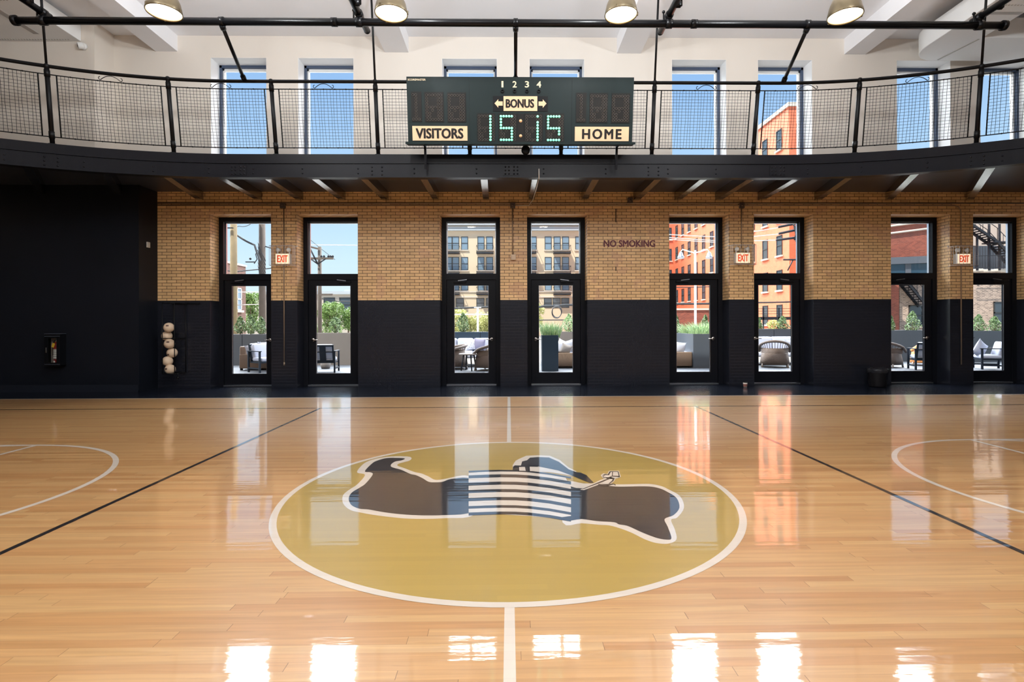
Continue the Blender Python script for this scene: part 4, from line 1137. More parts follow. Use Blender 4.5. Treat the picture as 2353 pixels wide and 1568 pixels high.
# ================================================================== outdoors
M_PAVE = mat('grey_terrace_paving', lin(76, 82, 90), 0.7, var=0.06, vscale=3)
struct(MB().box(LEFT_X - 3, RIGHT_X + 6, OUT_Y, 19.2, -0.12, 0.0).build('terrace_floor', M_PAVE))
M_GROUND = mat('asphalt', lin(128, 126, 122), 0.9, var=0.1, vscale=0.5)
struct(MB().add([(-90, 10, -0.5), (90, 10, -0.5), (90, 140, -0.5), (-90, 140, -0.5)], [(0, 1, 2, 3)]).build('ground', M_GROUND))

# ---- foliage
def leaf_mat(name, c1, c2):
    m, n, b = new_mat(name)
    t = N(n, 'ShaderNodeTexNoise'); t.inputs['Scale'].default_value = 14
    L(n, objpos(n), t.inputs['Vector'])
    mr = N(n, 'ShaderNodeMapRange'); mr.inputs[1].default_value = 0.35; mr.inputs[2].default_value = 0.65; L(n, t.outputs['Fac'], mr.inputs[0])
    L(n, mixc(n, mr.outputs[0], c1, c2), b.inputs['Base Color'])
    b.inputs['Roughness'].default_value = 0.5
    return m
M_BUSH = leaf_mat('bush_leaves', lin(58, 84, 52), lin(120, 146, 100))
M_TREE = leaf_mat('tree_leaves', lin(78, 112, 50), lin(146, 172, 96))
M_YELLOW = leaf_mat('yellow_green_leaves', lin(150, 156, 84), lin(206, 204, 140))
M_GRASS = leaf_mat('grass_blades', lin(110, 146, 112), lin(168, 192, 140))
M_TWIG = mat('twig_bark', lin(96, 80, 62), 0.8)
def leaves(mb, n, fn, size, rnd):
    for _ in range(n):
        p = Vector(fn(rnd))
        u = Vector((rnd.gauss(0, 1), rnd.gauss(0, 1), rnd.gauss(0, 1))).normalized()
        v = u.orthogonal().normalized()
        v.rotate(Matrix.Rotation(rnd.uniform(0, 6.28), 3, u))
        a = size * rnd.uniform(0.7, 1.3); b = a * 0.5
        wv = u.cross(v)
        mb.add([p - v * a, p + wv * b, p + v * a, p - wv * b], [(0, 1, 2, 3)])
def shrub(x0, x1, y0, y1, Y, lab, m=None, shape='cone', group='shrubs in the terrace planters', n=520, name='shrub', seed=1):
    a, b = at(x0, y1, Y), at(x1, y0, Y)
    r, h = (b.x - a.x) / 2, b.z - a.z
    t = thing(name, lab, 'shrub', ((a.x + b.x) / 2, Y, a.z), group)
    rnd = random.Random(seed)
    def fn(q):
        z = q.random() ** 0.9
        prof = (1 - z) ** 0.6 * (0.45 + 0.75 * min(1, z * 4)) if shape == 'cone' else math.sqrt(max(0.02, 1 - (2 * z - 1) ** 2))
        if shape == 'flame': prof = math.sin(PI * min(1, (z * 0.94 + 0.05)) ** 0.75) * 0.95 + 0.06
        an = q.uniform(0, 6.283); rr = r * prof * (0.55 + 0.45 * math.sqrt(q.random())) * (0.85 + 0.25 * math.sin(an * 3 + z * 9))
        return (rr * math.cos(an), rr * math.sin(an), h * z)
    mb = MB(); leaves(mb, int(n * 1.9), fn, max(0.028, r * 0.095), rnd)
    mb.build('foliage', m or M_BUSH, t)
    s = MB().tube([(0, 0, -0.05), (0, 0, h * .55)], [0.02, 0.012], 6)
    for k in range(7):
        an = k * 2.4; s.tube([(0, 0, h * (0.05 + .05 * k)), (r * .55 * math.cos(an), r * .55 * math.sin(an), h * (0.25 + .07 * k))], [0.009, 0.004], 5)
    s.build('stems', M_TWIG, t)
    return t
def grass(x0, x1, y0, y1, Y, lab, depth=0.4, n=420, seed=3):
    a, b = at(x0, y1, Y), at(x1, y0, Y)
    t = thing('ornamental_grass', lab, 'grass', ((a.x + b.x) / 2, Y, a.z), 'grasses in the terrace planters')
    rnd = random.Random(seed); mb = MB(); hw, h = (b.x - a.x) / 2, b.z - a.z
    for _ in range(n):
        bx, by = rnd.uniform(-hw, hw) * .8, rnd.uniform(-depth / 2, depth / 2) * .8
        dx, dy = bx * .5 + rnd.gauss(0, .09), by * .5 + rnd.gauss(0, .09)
        hh = h * rnd.uniform(.55, 1.05); wd = 0.006
        an = rnd.uniform(0, 3.14); ux, uy = wd * math.cos(an), wd * math.sin(an)
        p = [(bx, by, -0.03), (bx + dx * .35, by + dy * .35, hh * .6), (bx + dx * 1.2, by + dy * 1.2, hh)]
        mb.add([(p[0][0] - ux, p[0][1] - uy, p[0][2]), (p[0][0] + ux, p[0][1] + uy, p[0][2]), (p[1][0] + ux, p[1][1] + uy, p[1][2]), (p[1][0] - ux, p[1][1] - uy, p[1][2]), p[2]], [(0, 1, 2, 3), (3, 2, 4)])
    mb.build('blades', M_GRASS, t)
    t['kind'] = 'thing'
    return t
def tree(cx, cy, base, h, r, lab, m, seed, n=5200, cz=0.62, group='trees beyond the terrace', leaf=0.085):
    t = thing('tree', lab, 'tree', (cx, cy, base), group)
    rnd = random.Random(seed); mb = MB()
    blobs = [(rnd.uniform(-.6, .6) * r, rnd.uniform(-.6, .6) * r, h * (cz + rnd.uniform(-.28, .28)), r * rnd.uniform(.35, .55)) for _ in range(12)]
    def fn(q):
        b = q.choice(blobs); d = Vector((q.gauss(0, 1), q.gauss(0, 1), q.gauss(0, 1))).normalized() * b[3] * (0.6 + .4 * q.random())
        return (b[0] + d.x, b[1] + d.y, b[2] + d.z)
    leaves(mb, n, fn, leaf, rnd); mb.build('foliage', m, t)
    s = MB().tube([(0, 0, 0), (0.05, 0, h * .4), (0, .05, h * .7)], [r * .07, r * .05, r * .025], 8)
    for b in blobs[:8]: s.tube([(0.02, 0, h * .35), (b[0] * .6, b[1] * .6, (b[2] + h * .35) / 2), (b[0], b[1], b[2])], [r * .03, r * .02, r * .008], 6)
    s.build('trunk', M_TWIG, t)

# ---- planters
def planter(x0, x1, y0, y1, h, lab, m, name='planter'):
    t = thing(name, lab, 'planter', ((x0 + x1) / 2, (y0 + y1) / 2, 0), 'planters along the terrace')
    MB().box(x0, x1, y0, y0 + .03, 0, h).box(x0, x1, y1 - .03, y1, 0, h).box(x0, x0 + .03, y0 + .03, y1 - .03, 0, h).box(x1 - .03, x1, y0 + .03, y1 - .03, 0, h).build('box', m, t, True, bevel=0.004)
    MB().box(x0 + .03, x1 - .03, y0 + .03, y1 - .03, h - .10, h - .045).build('soil', mat('dark_soil', lin(70, 58, 48), 0.9), t, True)
M_PL = mat('slate_metal_planter', lin(66, 72, 80), 0.35, var=0.1, vscale=2)
M_PLD = mat('charcoal_planter', lin(50, 55, 62), 0.4, var=0.08, vscale=2)
M_PLN = mat('navy_planter', lin(26, 44, 60), 0.35)
M_PLC = mat('grey_concrete_planter', lin(92, 88, 86), 0.7, var=0.12, vscale=2.5)
PX_ = lambda x, Y: at(x, 760, Y).x
PH = lambda y, Y: at(1169, y, Y).z
planter(PX_(505, 18.0), PX_(556, 18.0), 18.0, 18.6, PH(767, 18), 'charcoal metal planter behind the wicker sofa at the far left', M_PLD)
planter(PX_(557, 18.0), PX_(650, 18.0), 18.0, 18.6, PH(767, 18), 'charcoal metal planter behind the dark wood armchair at the far left', M_PLD)
planter(PX_(690, 18.0), PX_(850, 18.0), 18.0, 18.6, PH(764.5, 18), 'grey concrete planter behind the slatted armchair', M_PLC)
planter(PX_(1000, 18.3), PX_(1103, 18.3), 18.3, 18.8, PH(763, 18.3), 'dark planter behind the white sofa, left of its seam', M_PLN)
planter(PX_(1104, 18.3), PX_(1190, 18.3), 18.3, 18.8, PH(763, 18.3), 'dark planter behind the white sofa, right of its seam', M_PLN)
planter(PX_(1245, 15.4), PX_(1283, 15.4), 15.4, 15.88, PH(771, 15.4), 'tall narrow navy planter box topped with grass', M_PLN)
planter(PX_(1262, 18.3), PX_(1420, 18.3), 18.3, 18.9, PH(763, 18.3), 'grey planter behind the tall navy planter and the wicker sofa', M_PLC)
planter(PX_(1593, 16.3), PX_(1593, 16.3) + 1.3, 16.3, 18.9, PH(769, 16.3), 'large slate planter with long grass beside the wicker sofa', M_PL)
planter(PX_(1510, 18.4), PX_(1535, 18.4), 18.4, 18.9, PH(766, 18.4), 'dark planter behind the wicker sofa with one pillow', M_PLD)
planter(PX_(1738, 18.4), PX_(1778, 18.4), 18.4, 18.9, PH(758, 18.4), 'dark planter behind the sunlit white sofa, left of its seam', M_PLD)
planter(PX_(1779, 18.4), PX_(1860, 18.4), 18.4, 18.9, PH(758, 18.4), 'dark planter behind the sunlit white sofa, right of its seam', M_PLD)
planter(PX_(2035, 18.6), PX_(2170, 18.6), 18.6, 19.1, PH(762, 18.6), 'charcoal planter behind the orange rattan chair', M_PLD)
planter(PX_(2200, 18.2), PX_(2360, 18.2), 18.2, 18.7, PH(764, 18.2), 'charcoal planter behind the armchair at the far right', M_PLD)

shrub(538, 566, 727, 767, 18.3, 'leafy shrub at the far left, first of three in its planter', seed=1)
shrub(562, 590, 724, 767, 18.3, 'leafy shrub at the far left, middle of three in its planter', seed=2)
shrub(586, 614, 728, 767, 18.3, 'leafy shrub at the far left, nearest the door handle', seed=3)
shrub(757, 784, 730, 765, 18.3, 'dark round shrub before the bright green tree', shape='round', seed=4)
shrub(1049, 1079, 719, 763, 18.55, 'flame-shaped green shrub above the white sofa', shape='flame', seed=5, n=620)
shrub(1292, 1322, 722, 764, 18.6, 'tall pale green shrub behind the tall navy planter', shape='flame', m=M_GRASS, seed=6)
shrub(1540, 1566, 724, 768, 18.65, 'dark shrub left of the long grass', seed=7)
shrub(1609, 1632, 724, 768, 18.3, 'dark shrub in the right end of the long grass', seed=8)
shrub(1736, 1753, 730, 762, 18.65, 'shrub cut by the door edge, left of the yellowish bush', seed=9)
shrub(1762, 1792, 736, 760, 18.7, 'low yellowish bush above the sunlit sofa', shape='round', m=M_YELLOW, seed=10, n=350)
shrub(1782, 1815, 727, 762, 18.6, 'full conical shrub above the sunlit white sofa', seed=11, n=650)
shrub(2040, 2056, 726, 764, 18.85, 'shrub cut by the door edge at the charcoal planter', seed=12)
shrub(2080, 2114, 715, 764, 18.85, 'full conical shrub above the orange rattan chair', seed=13, n=650)
shrub(2234, 2264, 723, 766, 18.45, 'conical shrub at the far right, left of a pair', seed=14, n=600)
shrub(2270, 2302, 727, 766, 18.45, 'conical shrub at the far right, right of a pair', seed=15, n=600)
grass(1240, 1290, 737, 773, 15.64, 'spiky green grass growing in the tall navy planter', 0.45, 380)
grass(1585, 1650, 738, 772, 16.6, 'long pale green grass in the large slate planter, nearer clump', 0.6, 420, 4)
grass(1560, 1615, 742, 771, 17.8, 'long pale green grass in the large slate planter, farther clump', 0.6, 420, 5)

# ---- terrace furniture
def wicker(name, c1, c2, sc_=78.0):
    m, n, b = new_mat(name)
    s = N(n, 'ShaderNodeSeparateXYZ'); L(n, N(n, 'ShaderNodeTexCoord').outputs['Object'], s.inputs[0])
    a = math_(n, 'SINE', math_(n, 'MULTIPLY', math_(n, 'ADD', s.outputs['X'], s.outputs['Y']), sc_ * 3.0))
    z = math_(n, 'SINE', math_(n, 'MULTIPLY', s.outputs['Z'], sc_ * 4.2))
    h = math_(n, 'MULTIPLY_ADD', math_(n, 'MULTIPLY', a, z), 0.5, 0.5)
    L(n, mixc(n, h, c1, c2), b.inputs['Base Color'])
    b.inputs['Roughness'].default_value = 0.6
    bp = N(n, 'ShaderNodeBump'); bp.inputs['Strength'].default_value = 0.8; bp.inputs['Distance'].default_value = 0.01
    L(n, h, bp.inputs['Height']); L(n, bp.outputs[0], b.inputs['Normal'])
    return m
M_WICK = wicker('grey_brown_wicker', lin(70, 54, 42), lin(122, 100, 82))
M_WICKD = wicker('dark_wicker', lin(48, 38, 34), lin(96, 80, 70))
M_RATT = wicker('orange_rattan', lin(190, 110, 50), lin(236, 160, 84))
M_CUSH = mat('white_cushion', lin(158, 164, 180), 0.8, bump=0.1, bscale=90)
M_PILL = mat('lavender_grey_pillow', lin(128, 128, 154), 0.8, bump=0.1, bscale=90)
M_TEAL = mat('dark_stained_wood', lin(26, 34, 44), 0.45, var=0.15, vscale=12)
M_TABLE = mat('weathered_wood', lin(120, 112, 106), 0.55, var=0.15, vscale=14)
def pattern_mat():
    m, n, b = new_mat('patterned_pillow')
    t = N(n, 'ShaderNodeTexVoronoi'); t.inputs['Scale'].default_value = 22
    L(n, N(n, 'ShaderNodeTexCoord').outputs['Object'], t.inputs['Vector'])
    g = math_(n, 'LESS_THAN', t.outputs['Distance'], 0.28)
    L(n, mixc(n, g, lin(214, 218, 228), lin(140, 152, 176)), b.inputs['Base Color']); b.inputs['Roughness'].default_value = 0.8
    return m
M_PATT = pattern_mat()
def pillow(x, y, Y, size, lab, m, rot=(0.25, 0.0, 0.0), group='scatter pillows on the terrace sofas'):
    mb = MB(); n = 10; vs = []; fs = []
    for sgn in (-1, 1):
        for j in range(n + 1):
            for i in range(n + 1):
                u, v = -1 + 2 * i / n, -1 + 2 * j / n
                t = (max(0, (1 - u * u)) * max(0, (1 - v * v))) ** 0.45
                pin = 1 - 0.10 * (1 - abs(u) ** 3) * abs(v) ** 2; pin2 = 1 - 0.10 * (1 - abs(v) ** 3) * abs(u) ** 2
                vs.append((u * size / 2 * pin2, sgn * t * size * 0.18, v * size / 2 * pin))
    K = (n + 1) ** 2
    for q in range(2):
        for j in range(n):
            for i in range(n):
                a = q * K + j * (n + 1) + i
                f = (a, a + 1, a + n + 2, a + n + 1)
                fs.append(f if q == 0 else f[::-1])
    mb.add(vs, fs, 0, True)
    o = mb.build('pillow', m)
    o.location = at(x, y, Y); o.rotation_euler = rot
    return tag(o, lab, 'pillow', group)
def wicker_sofa(x0, x1, y0, y1, arm, lab, back_h=0.72, cush=True):
    "solid woven sofa body, long axis along y, open towards the arms"
    t = thing('wicker_sofa', lab, 'sofa', ((x0 + x1) / 2, (y0 + y1) / 2, 0))
    m = MB(); m.rbox(x0, x1, y0, y0 + .2, .05, arm, .03); m.rbox(x0, x1, y1 - .2, y1, .05, arm, .03)
    m.rbox(x0, x1, y0 + .19, y1 - .19, .05, .34, .02); m.rbox(x0, x0 + .2, y0 + .02, y1 - .02, .05, back_h, .03)
    m.build('woven_body', M_WICK, t, True)
    MB().rbox(x0 + .2, x1 + .02, y0 + .2, y1 - .2, .34, .48, .05).build('seat_cushion', M_CUSH, t, True)
    MB().rbox(x0 + .18, x0 + .36, y0 + .2, y1 - .2, .46, .80, .06).build('back_cushion', M_CUSH, t, True)
    for a in (x0 + .05, x1 - .05):
        for b in (y0 + .05, y1 - .05): MB().box(a - .03, a + .03, b - .03, b + .03, 0, .06).build('foot', M_BLACK, t, True)
    return t
xa, xb = PX_(549, 16.1), PX_(640, 16.1)
wicker_sofa(xa, xb, 16.1, 17.8, PH(812, 16.1), 'wicker sofa end seen through the leftmost door')
pillow(584, 806, 15.98, .46, 'white pillow leaning on the arm of the leftmost wicker sofa', M_CUSH, (0.35, -.25, 0.5))
pillow(606, 803, 16.6, .42, 'white pillow behind the dark armchair at the far left', M_CUSH, (0.3, .2, -0.2))
xa, xb = PX_(1268, 16.4), PX_(1350, 16.4)
wicker_sofa(xa, xb, 16.4, 17.9, PH(812, 16.4), 'wicker sofa heaped with pillows beside the tall navy planter', 0.60)
pillow(1290, 796, 16.75, .42, 'pale patterned pillow nearest the tall navy planter', M_PATT, (0.3, .35, 0.6))
pillow(1300, 803, 16.5, .36, 'grey pillow in the middle of the heap on the wicker sofa', mat('grey_pillow', lin(150, 146, 146), 0.8), (0.45, .3, 0.2))
pillow(1310, 797, 16.7, .46, 'white pillow at the right of the heap on the wicker sofa', M_CUSH, (0.3, -.3, -0.3))
xb = PX_(1593, 16.3) - .012; xa = xb - .95
wicker_sofa(xa, xb, 16.35, 18.0, PH(811, 16.35), 'wicker sofa end beside the large slate planter', 0.62)
pillow(1562, 801, 16.6, .42, 'blue-grey pillow on the sofa beside the slate planter', mat('blue_grey_pillow', lin(196, 204, 222), 0.8), (0.25, .1, 0.3))

def white_sofa(x0, x1, Y, top, seat, seams, lab):
    t = thing('white_sofa', lab, 'sofa', ((x0 + x1) / 2, Y + .4, 0))
    n = len(seams) + 1; ed = [x0] + seams + [x1]
    MB().rbox(x0, x1, Y, Y + .85, .08, .28, .02).build('base', M_WHITE, t, True)
    for a, b in zip(ed[:-1], ed[1:]):
        MB().rbox(a + .006, b - .006, Y - .02, Y + .62, .28, seat, .05).build('seat_cushion', M_CUSH, t, True)
        MB().rbox(a + .006, b - .006, Y + .55, Y + .80, seat - .05, top, .07).build('back_cushion', M_CUSH, t, True)
    for a in (x0 + .08, x1 - .08):
        for b in (Y + .06, Y + .78): MB().box(a - .03, a + .03, b - .03, b + .03, 0, .09).build('leg', M_BLACK, t, True)
xs = [PX_(x, 17.6) for x in (1008, 1050, 1088, 1160)]
white_sofa(xs[0], xs[3], 17.05, PH(777, 17.7), PH(807, 17.1), xs[1:3], 'white cushioned sofa behind the low round table')
pillow(1080.5, 793, 17.5, .38, 'pale patterned pillow on the white sofa behind the round table', M_PATT, (0.3, -.12, 0.1))
pillow(1102, 791.5, 17.5, .40, 'lavender-grey pillow on the white sofa behind the round table', M_PILL, (0.3, .1, -0.1))
xs = [PX_(x, 17.6) for x in (1715, 1781, 1850)]
white_sofa(xs[0], xs[2], 17.2, PH(776, 17.8), PH(812, 17.2), xs[1:2], 'sunlit white sofa behind the round-backed wicker armchair')
pillow(1811, 795, 17.5, .42, 'white pillow on the sunlit sofa, cut by the door edge', M_CUSH, (0.3, .1, 0.3))

def wicker_chair(loc, rotz, lab, m, wd=0.84, h=0.84, group='wicker armchairs on the terrace'):
    "tub armchair facing +Y at rotz = 0, so its back is towards -Y"
    t = thing('wicker_armchair', lab, 'armchair', loc, group, rotz)
    hw = wd / 2
    b = MB(); vs = []; fs = []; n = 22
    for z, k in ((0.09, 1.0), (0.26, 0.94), (0.44, 0.86)):          # flared woven skirt
        for i in range(n):
            a = 2 * PI * i / n; ca, sa = math.cos(a), math.sin(a)
            p = 0.55
            vs.append((hw * k * math.copysign(abs(ca) ** p, ca), 0.36 * k * math.copysign(abs(sa) ** p, sa), z))
    for j in range(2): fs += [(j * n + i, j * n + (i + 1) % n, (j + 1) * n + (i + 1) % n, (j + 1) * n + i) for i in range(n)]
    fs += [tuple(range(n - 1, -1, -1)), tuple(2 * n + i for i in range(n))]
    b.add(vs, fs, 0, True); b.build('woven_skirt', m, t)
    arc = lambda u: Vector((hw * 1.02 * math.sin(u), 0.30 - 0.62 * math.cos(u) ** 1.0 if abs(u) < PI / 2 else 0.3, 0))
    rim = []
    for i in range(25):
        u = -1.75 + 3.5 * i / 24
        z = 0.58 + (h - 0.60) * max(0.0, math.cos(u * 0.95)) ** 0.9
        if abs(u) > 1.45: z -= (abs(u) - 1.45) * 0.35
        rim.append((hw * 1.0 * math.sin(max(-PI / 2, min(PI / 2, u))), 0.22 - 0.56 * max(-0.3, math.cos(u)), z))
    MB().tube(rim, 0.042, 8).build('woven_rim', m, t)
    pan = MB(); vs = []; fs = []; cols = 20
    for i in range(cols + 1):                                        # closed weave up to arm height
        u = -1.6 + 3.2 * i / cols
        x, y = hw * 0.9 * math.sin(max(-PI / 2, min(PI / 2, u))), 0.2 - 0.5 * max(-.2, math.cos(u))
        for z in (0.42, 0.60):
            vs += [(x, y, z), (x * .93, y * .93 + .01, z)]
    for i in range(cols):
        a, c = 4 * i, 4 * (i + 1)
        fs += [(a, c, c + 2, a + 2), (a + 1, a + 3, c + 3, c + 1), (a + 2, c + 2, c + 3, a + 3)]
    pan.add(vs, fs, 0, True); pan.build('woven_back', m, t)
    for i in range(13):
        u = -1.15 + 2.3 * i / 12
        z = 0.58 + (h - 0.60) * max(0.0, math.cos(u * 0.95)) ** 0.9
        MB().tube([(hw * .88 * math.sin(u), 0.2 - 0.49 * math.cos(u), 0.58), (hw * 1.0 * math.sin(u), 0.22 - 0.56 * math.cos(u), z)], 0.009, 5).build('back_cane', m, t)
    MB().rbox(-hw * .55, hw * .55, -0.10, 0.30, 0.43, 0.52, .04).build('seat_cushion', M_CUSH, t)
    for sx in (-1, 1):
        for y in (-.28, .28): MB().tube([(sx * hw * .84, y, 0), (sx * hw * .8, y * .95, .12)], 0.028, 8).build('leg', M_TABLE, t)
    return t
wicker_chair((PX_(1780, 16.55), 16.55, 0), -0.44, 'wicker armchair with a round openwork back, seen from behind in the sun', M_WICKD, 0.86, PH(785, 16.3))
wicker_chair((PX_(1046, 16.4), 16.4, 0), 1.9, 'wicker armchair left of the low round table', M_WICKD, 0.84, 0.74)
wicker_chair((PX_(1122, 15.9), 15.9, 0), 1.15, 'dark wicker armchair right of the low round table', M_WICKD, 0.80, 0.80)
wicker_chair((PX_(2036, 16.4), 16.4, 0), -1.1, 'dark wicker armchair at the edge of the door by the waste bin', M_WICKD, 0.80, 0.80)
wicker_chair((PX_(2122, 17.0), 17.0, 0), 0.9, 'orange rattan armchair behind the dark wooden chair', M_RATT, 0.80, 0.72)

t = thing('round_table', 'low round wooden table with splayed legs before the white sofa', 'table', (PX_(1077, 15.75), 15.75, 0))
hz = PH(813, 15.6); rr = (PX_(1099.5, 15.75) - PX_(1054, 15.75)) / 2
MB().lathe([(0.001, hz - .035), (rr - .01, hz - .035), (rr, hz - .028), (rr, hz - .004), (rr - .005, hz), (0.001, hz)], 32).build('table_top', M_TABLE, t)
for k in range(4):
    a = k * PI / 2 + .45
    MB().tube([(rr * .55 * math.cos(a), rr * .55 * math.sin(a), hz - .035), (rr * .82 * math.cos(a), rr * .82 * math.sin(a), 0)], [.024, .018], 8).build('leg', M_TEAL, t)
m = MB()
for k in range(2):
    a = k * PI / 2 + .45; q = .72 * rr
    m.tube([(q * math.cos(a), q * math.sin(a), .14), (-q * math.cos(a), -q * math.sin(a), .14)], .013, 6)
m.build('stretcher', M_TEAL, t)

def slat_chair(loc, rotz, lab, group='dark wooden armchairs on the terrace'):
    "open-frame armchair, back towards -Y at rotz = 0"
    t = thing('wooden_armchair', lab, 'armchair', loc, group, rotz)
    B = M_TEAL
    for sx in (-1, 1):
        MB().box(sx * .33 - .022, sx * .33 + .022, -.32, -.27, 0, .60).build('leg', B, t)
        MB().box(sx * .33 - .022, sx * .33 + .022, .28, .33, 0, .60).build('leg', B, t)
        MB().box(sx * .33 - .035, sx * .33 + .035, -.34, .35, .60, .625).build('armrest', B, t)
        MB().box(sx * .33 - .018, sx * .33 + .018, -.30, .30, .10, .14).build('side_rail', B, t)
    tl = Matrix.Translation((0, -.20, .30)) @ Matrix.Rotation(math.radians(16), 4, 'X')
    m = MB()
    m.box(-.31, -.265, -.02, .02, 0, .52, M=tl).box(.265, .31, -.02, .02, 0, .52, M=tl).box(-.31, .31, -.02, .02, .47, .52, M=tl).box(-.31, .31, -.02, .02, 0, .05, M=tl)
    m.box(-.085, .085, -.015, .015, .05, .47, M=tl).box(-.265, .265, -.012, .012, .29, .315, M=tl)
    m.build('back_frame', B, t)
    MB().box(-.31, .31, -.25, .31, .27, .31).build('seat_frame', B, t)
    MB().rbox(-.29, .29, -.18, .33, .31, .43, .05).build('seat_cushion', M_CUSH, t)
    MB().rbox(-.27, .27, .03, .16, .06, .50, .05, M=tl).build('back_cushion', M_CUSH, t)
    return t
slat_chair((PX_(607, 15.6), 15.65, 0), -2.2, 'dark wooden armchair with white cushions before the leftmost wicker sofa')
slat_chair((PX_(745, 15.45), 15.5, 0), 0.12, 'dark wooden armchair seen from behind before the concrete planter')
slat_chair((PX_(2126, 15.5), 15.5, 0), -0.35, 'dark wooden armchair before the orange rattan chair')
slat_chair((PX_(2276, 15.6), 15.6, 0), 1.15, 'dark wooden armchair turned sideways at the far right')
pillow(2252, 803, 15.75, .50, 'white pillow in the armchair at the far right', M_CUSH, (0.2, .5, 0.4))
t = thing('side_stool', 'small grey drum stool under the armchair by the concrete planter', 'stool', (PX_(748, 16.6), 16.6, 0))
MB().lathe([(0.001, 0), (.12, 0), (.15, .08), (.15, .16), (.12, .22), (0.001, .225)], 20).build('drum', M_PLC, t)
MB().lathe([(.121, .22), (.124, .232), (0.001, .236)], 20).build('top', M_TABLE, t)

# ---- buildings
def bbox(mb, *a): return mb.box(*a)
M_GLZ = mat('dark_window_glass', lin(62, 72, 80), 0.1, 0.0)
M_GLZB = mat('blue_window_glass', lin(120, 142, 158), 0.08)
M_SILL = mat('pale_stone', lin(206, 194, 180), 0.7)
M_WF = mat('dark_sash_frame', lin(50, 52, 52), 0.5)
M_ORANGE = brick('orange_brick', lin(222, 118, 82), lin(212, 108, 74), lin(206, 114, 82), 0.21, 0.075, 0.006, bstr=0)
M_REDB = brick('red_brick', lin(150, 74, 54), lin(122, 56, 42), lin(136, 92, 76), 0.23, 0.08, 0.01, bstr=0)
M_BEIGEB = brick('pale_old_brick', lin(180, 154, 136), lin(112, 94, 84), lin(194, 174, 158), 0.24, 0.085, 0.014, bstr=0)
M_HOUSEB = brick('brown_house_brick', lin(104, 66, 54), lin(80, 50, 42), lin(128, 106, 94), 0.22, 0.078, 0.012, bstr=0)
M_BEIGE = mat('beige_render', lin(204, 186, 158), 0.8, var=0.04, vscale=0.6)
M_CORN = mat('grey_white_cornice', lin(168, 174, 178), 0.6)
M_GREYM = mat('grey_metal_cladding', lin(72, 76, 84), 0.5)
M_IRON = mat('black_iron', lin(40, 42, 48), 0.5)

# orange brick building
ob = thing('orange_building', 'tall orange brick building with rows of dark windows', 'building', (25, 47, -0.5))
OX = 25.0
MB().box(OX, 33, 47.0, 93, -0.5, 20.6).build('wall', M_ORANGE, ob, True)
MB().box(19.0, OX, 80.4, 93, -0.5, 20.6).build('wing', M_ORANGE, ob, True)
MB().box(OX - .15, 33.1, 46.85, 93, 20.6, 20.95).build('parapet', M_SILL, ob, True)
wproto = None
def win(parent, w, h, sill=True, nrm='X', glz=M_GLZ, frame=M_WF):
    "double-hung window standing in the X or Y plane"
    def bx(mb, a0, a1, d0, d1, z0, z1): return mb.box(d0, d1, a0, a1, z0, z1) if nrm == 'X' else mb.box(a0, a1, d0, d1, z0, z1)
    f = MB()
    for a0, a1, z0, z1 in ((-w / 2, -w / 2 + .07, 0, h), (w / 2 - .07, w / 2, 0, h), (-w / 2, w / 2, h - .07, h), (-w / 2, w / 2, 0, .07), (-w / 2, w / 2, h / 2 - .04, h / 2 + .04)):
        bx(f, a0, a1, -.07, 0.0, z0, z1)
    o = f.build('window', frame, parent)
    g = MB(); bx(g, -w / 2, w / 2, -.02, 0.0, 0, h); g.build('pane', glz, o)
    if sill:
        s_ = MB(); bx(s_, -w / 2 - .12, w / 2 + .12, -.16, 0.0, -.14, 0); s_.build('sill', M_SILL, o)
    return o
def put(parent, proto, loc):
    o = dup(proto, parent=parent); o.location = Vector(loc) - parent.location
    return o
first = None
for zc in (2.08, 5.27, 8.46, 11.65, 14.85, 18.2):
    for k in range(13):
        yy = 48.7 + 2.72 * k
        if yy > 79: continue
        if first is None:
            first = win(ob, 1.0, 1.85); first.location = Vector((OX, yy, zc - .92)) - ob.location
        else: put(ob, first, (OX, yy, zc - .92))
f2 = None
for zc in (5.27, 8.46, 11.65, 14.85):
    for xx in (24.1, 22.4):
        if f2 is None: f2 = win(ob, 1.3, 1.85, nrm='Y'); f2.location = Vector((xx, 80.4, zc - .92)) - ob.location
        else: put(ob, f2, (xx, 80.4, zc - .92))
x0, x1 = PX_(1515, 42), PX_(1668, 42)
t = thing('brick_wall', 'low red brick wall with a white coping before the orange building', 'wall', ((x0 + x1) / 2, 42, -.5))
MB().box(x0, x1, 42, 42.3, -.5, PH(714, 42)).build('wall_body', M_REDB, t, True)
MB().box(x0, x1, 41.9, 42.4, PH(714, 42), PH(710, 42)).build('coping', M_SILL, t, True)
x0, x1 = PX_(1715, 42), PX_(1880, 42)
t = thing('guard_rail', 'black rail fence at the foot of the orange building', 'fence', ((x0 + x1) / 2, 42, -.5))
MB().box(x0, x1, 42, 42.12, PH(737, 42), PH(730, 42)).build('beam', M_IRON, t, True)
m = MB()
for y in (711, 717, 723): m.tube([(x0, 42.05, PH(y, 42)), (x1, 42.05, PH(y, 42))], .018, 5)
m.build('cables', M_IRON, t, True)
for k in range(5):
    x = x0 + (x1 - x0) * (k + .1) / 4.6
    MB().box(x - .05, x + .05, 42, 42.1, -.5, PH(709, 42)).build('post', M_IRON, t, True)

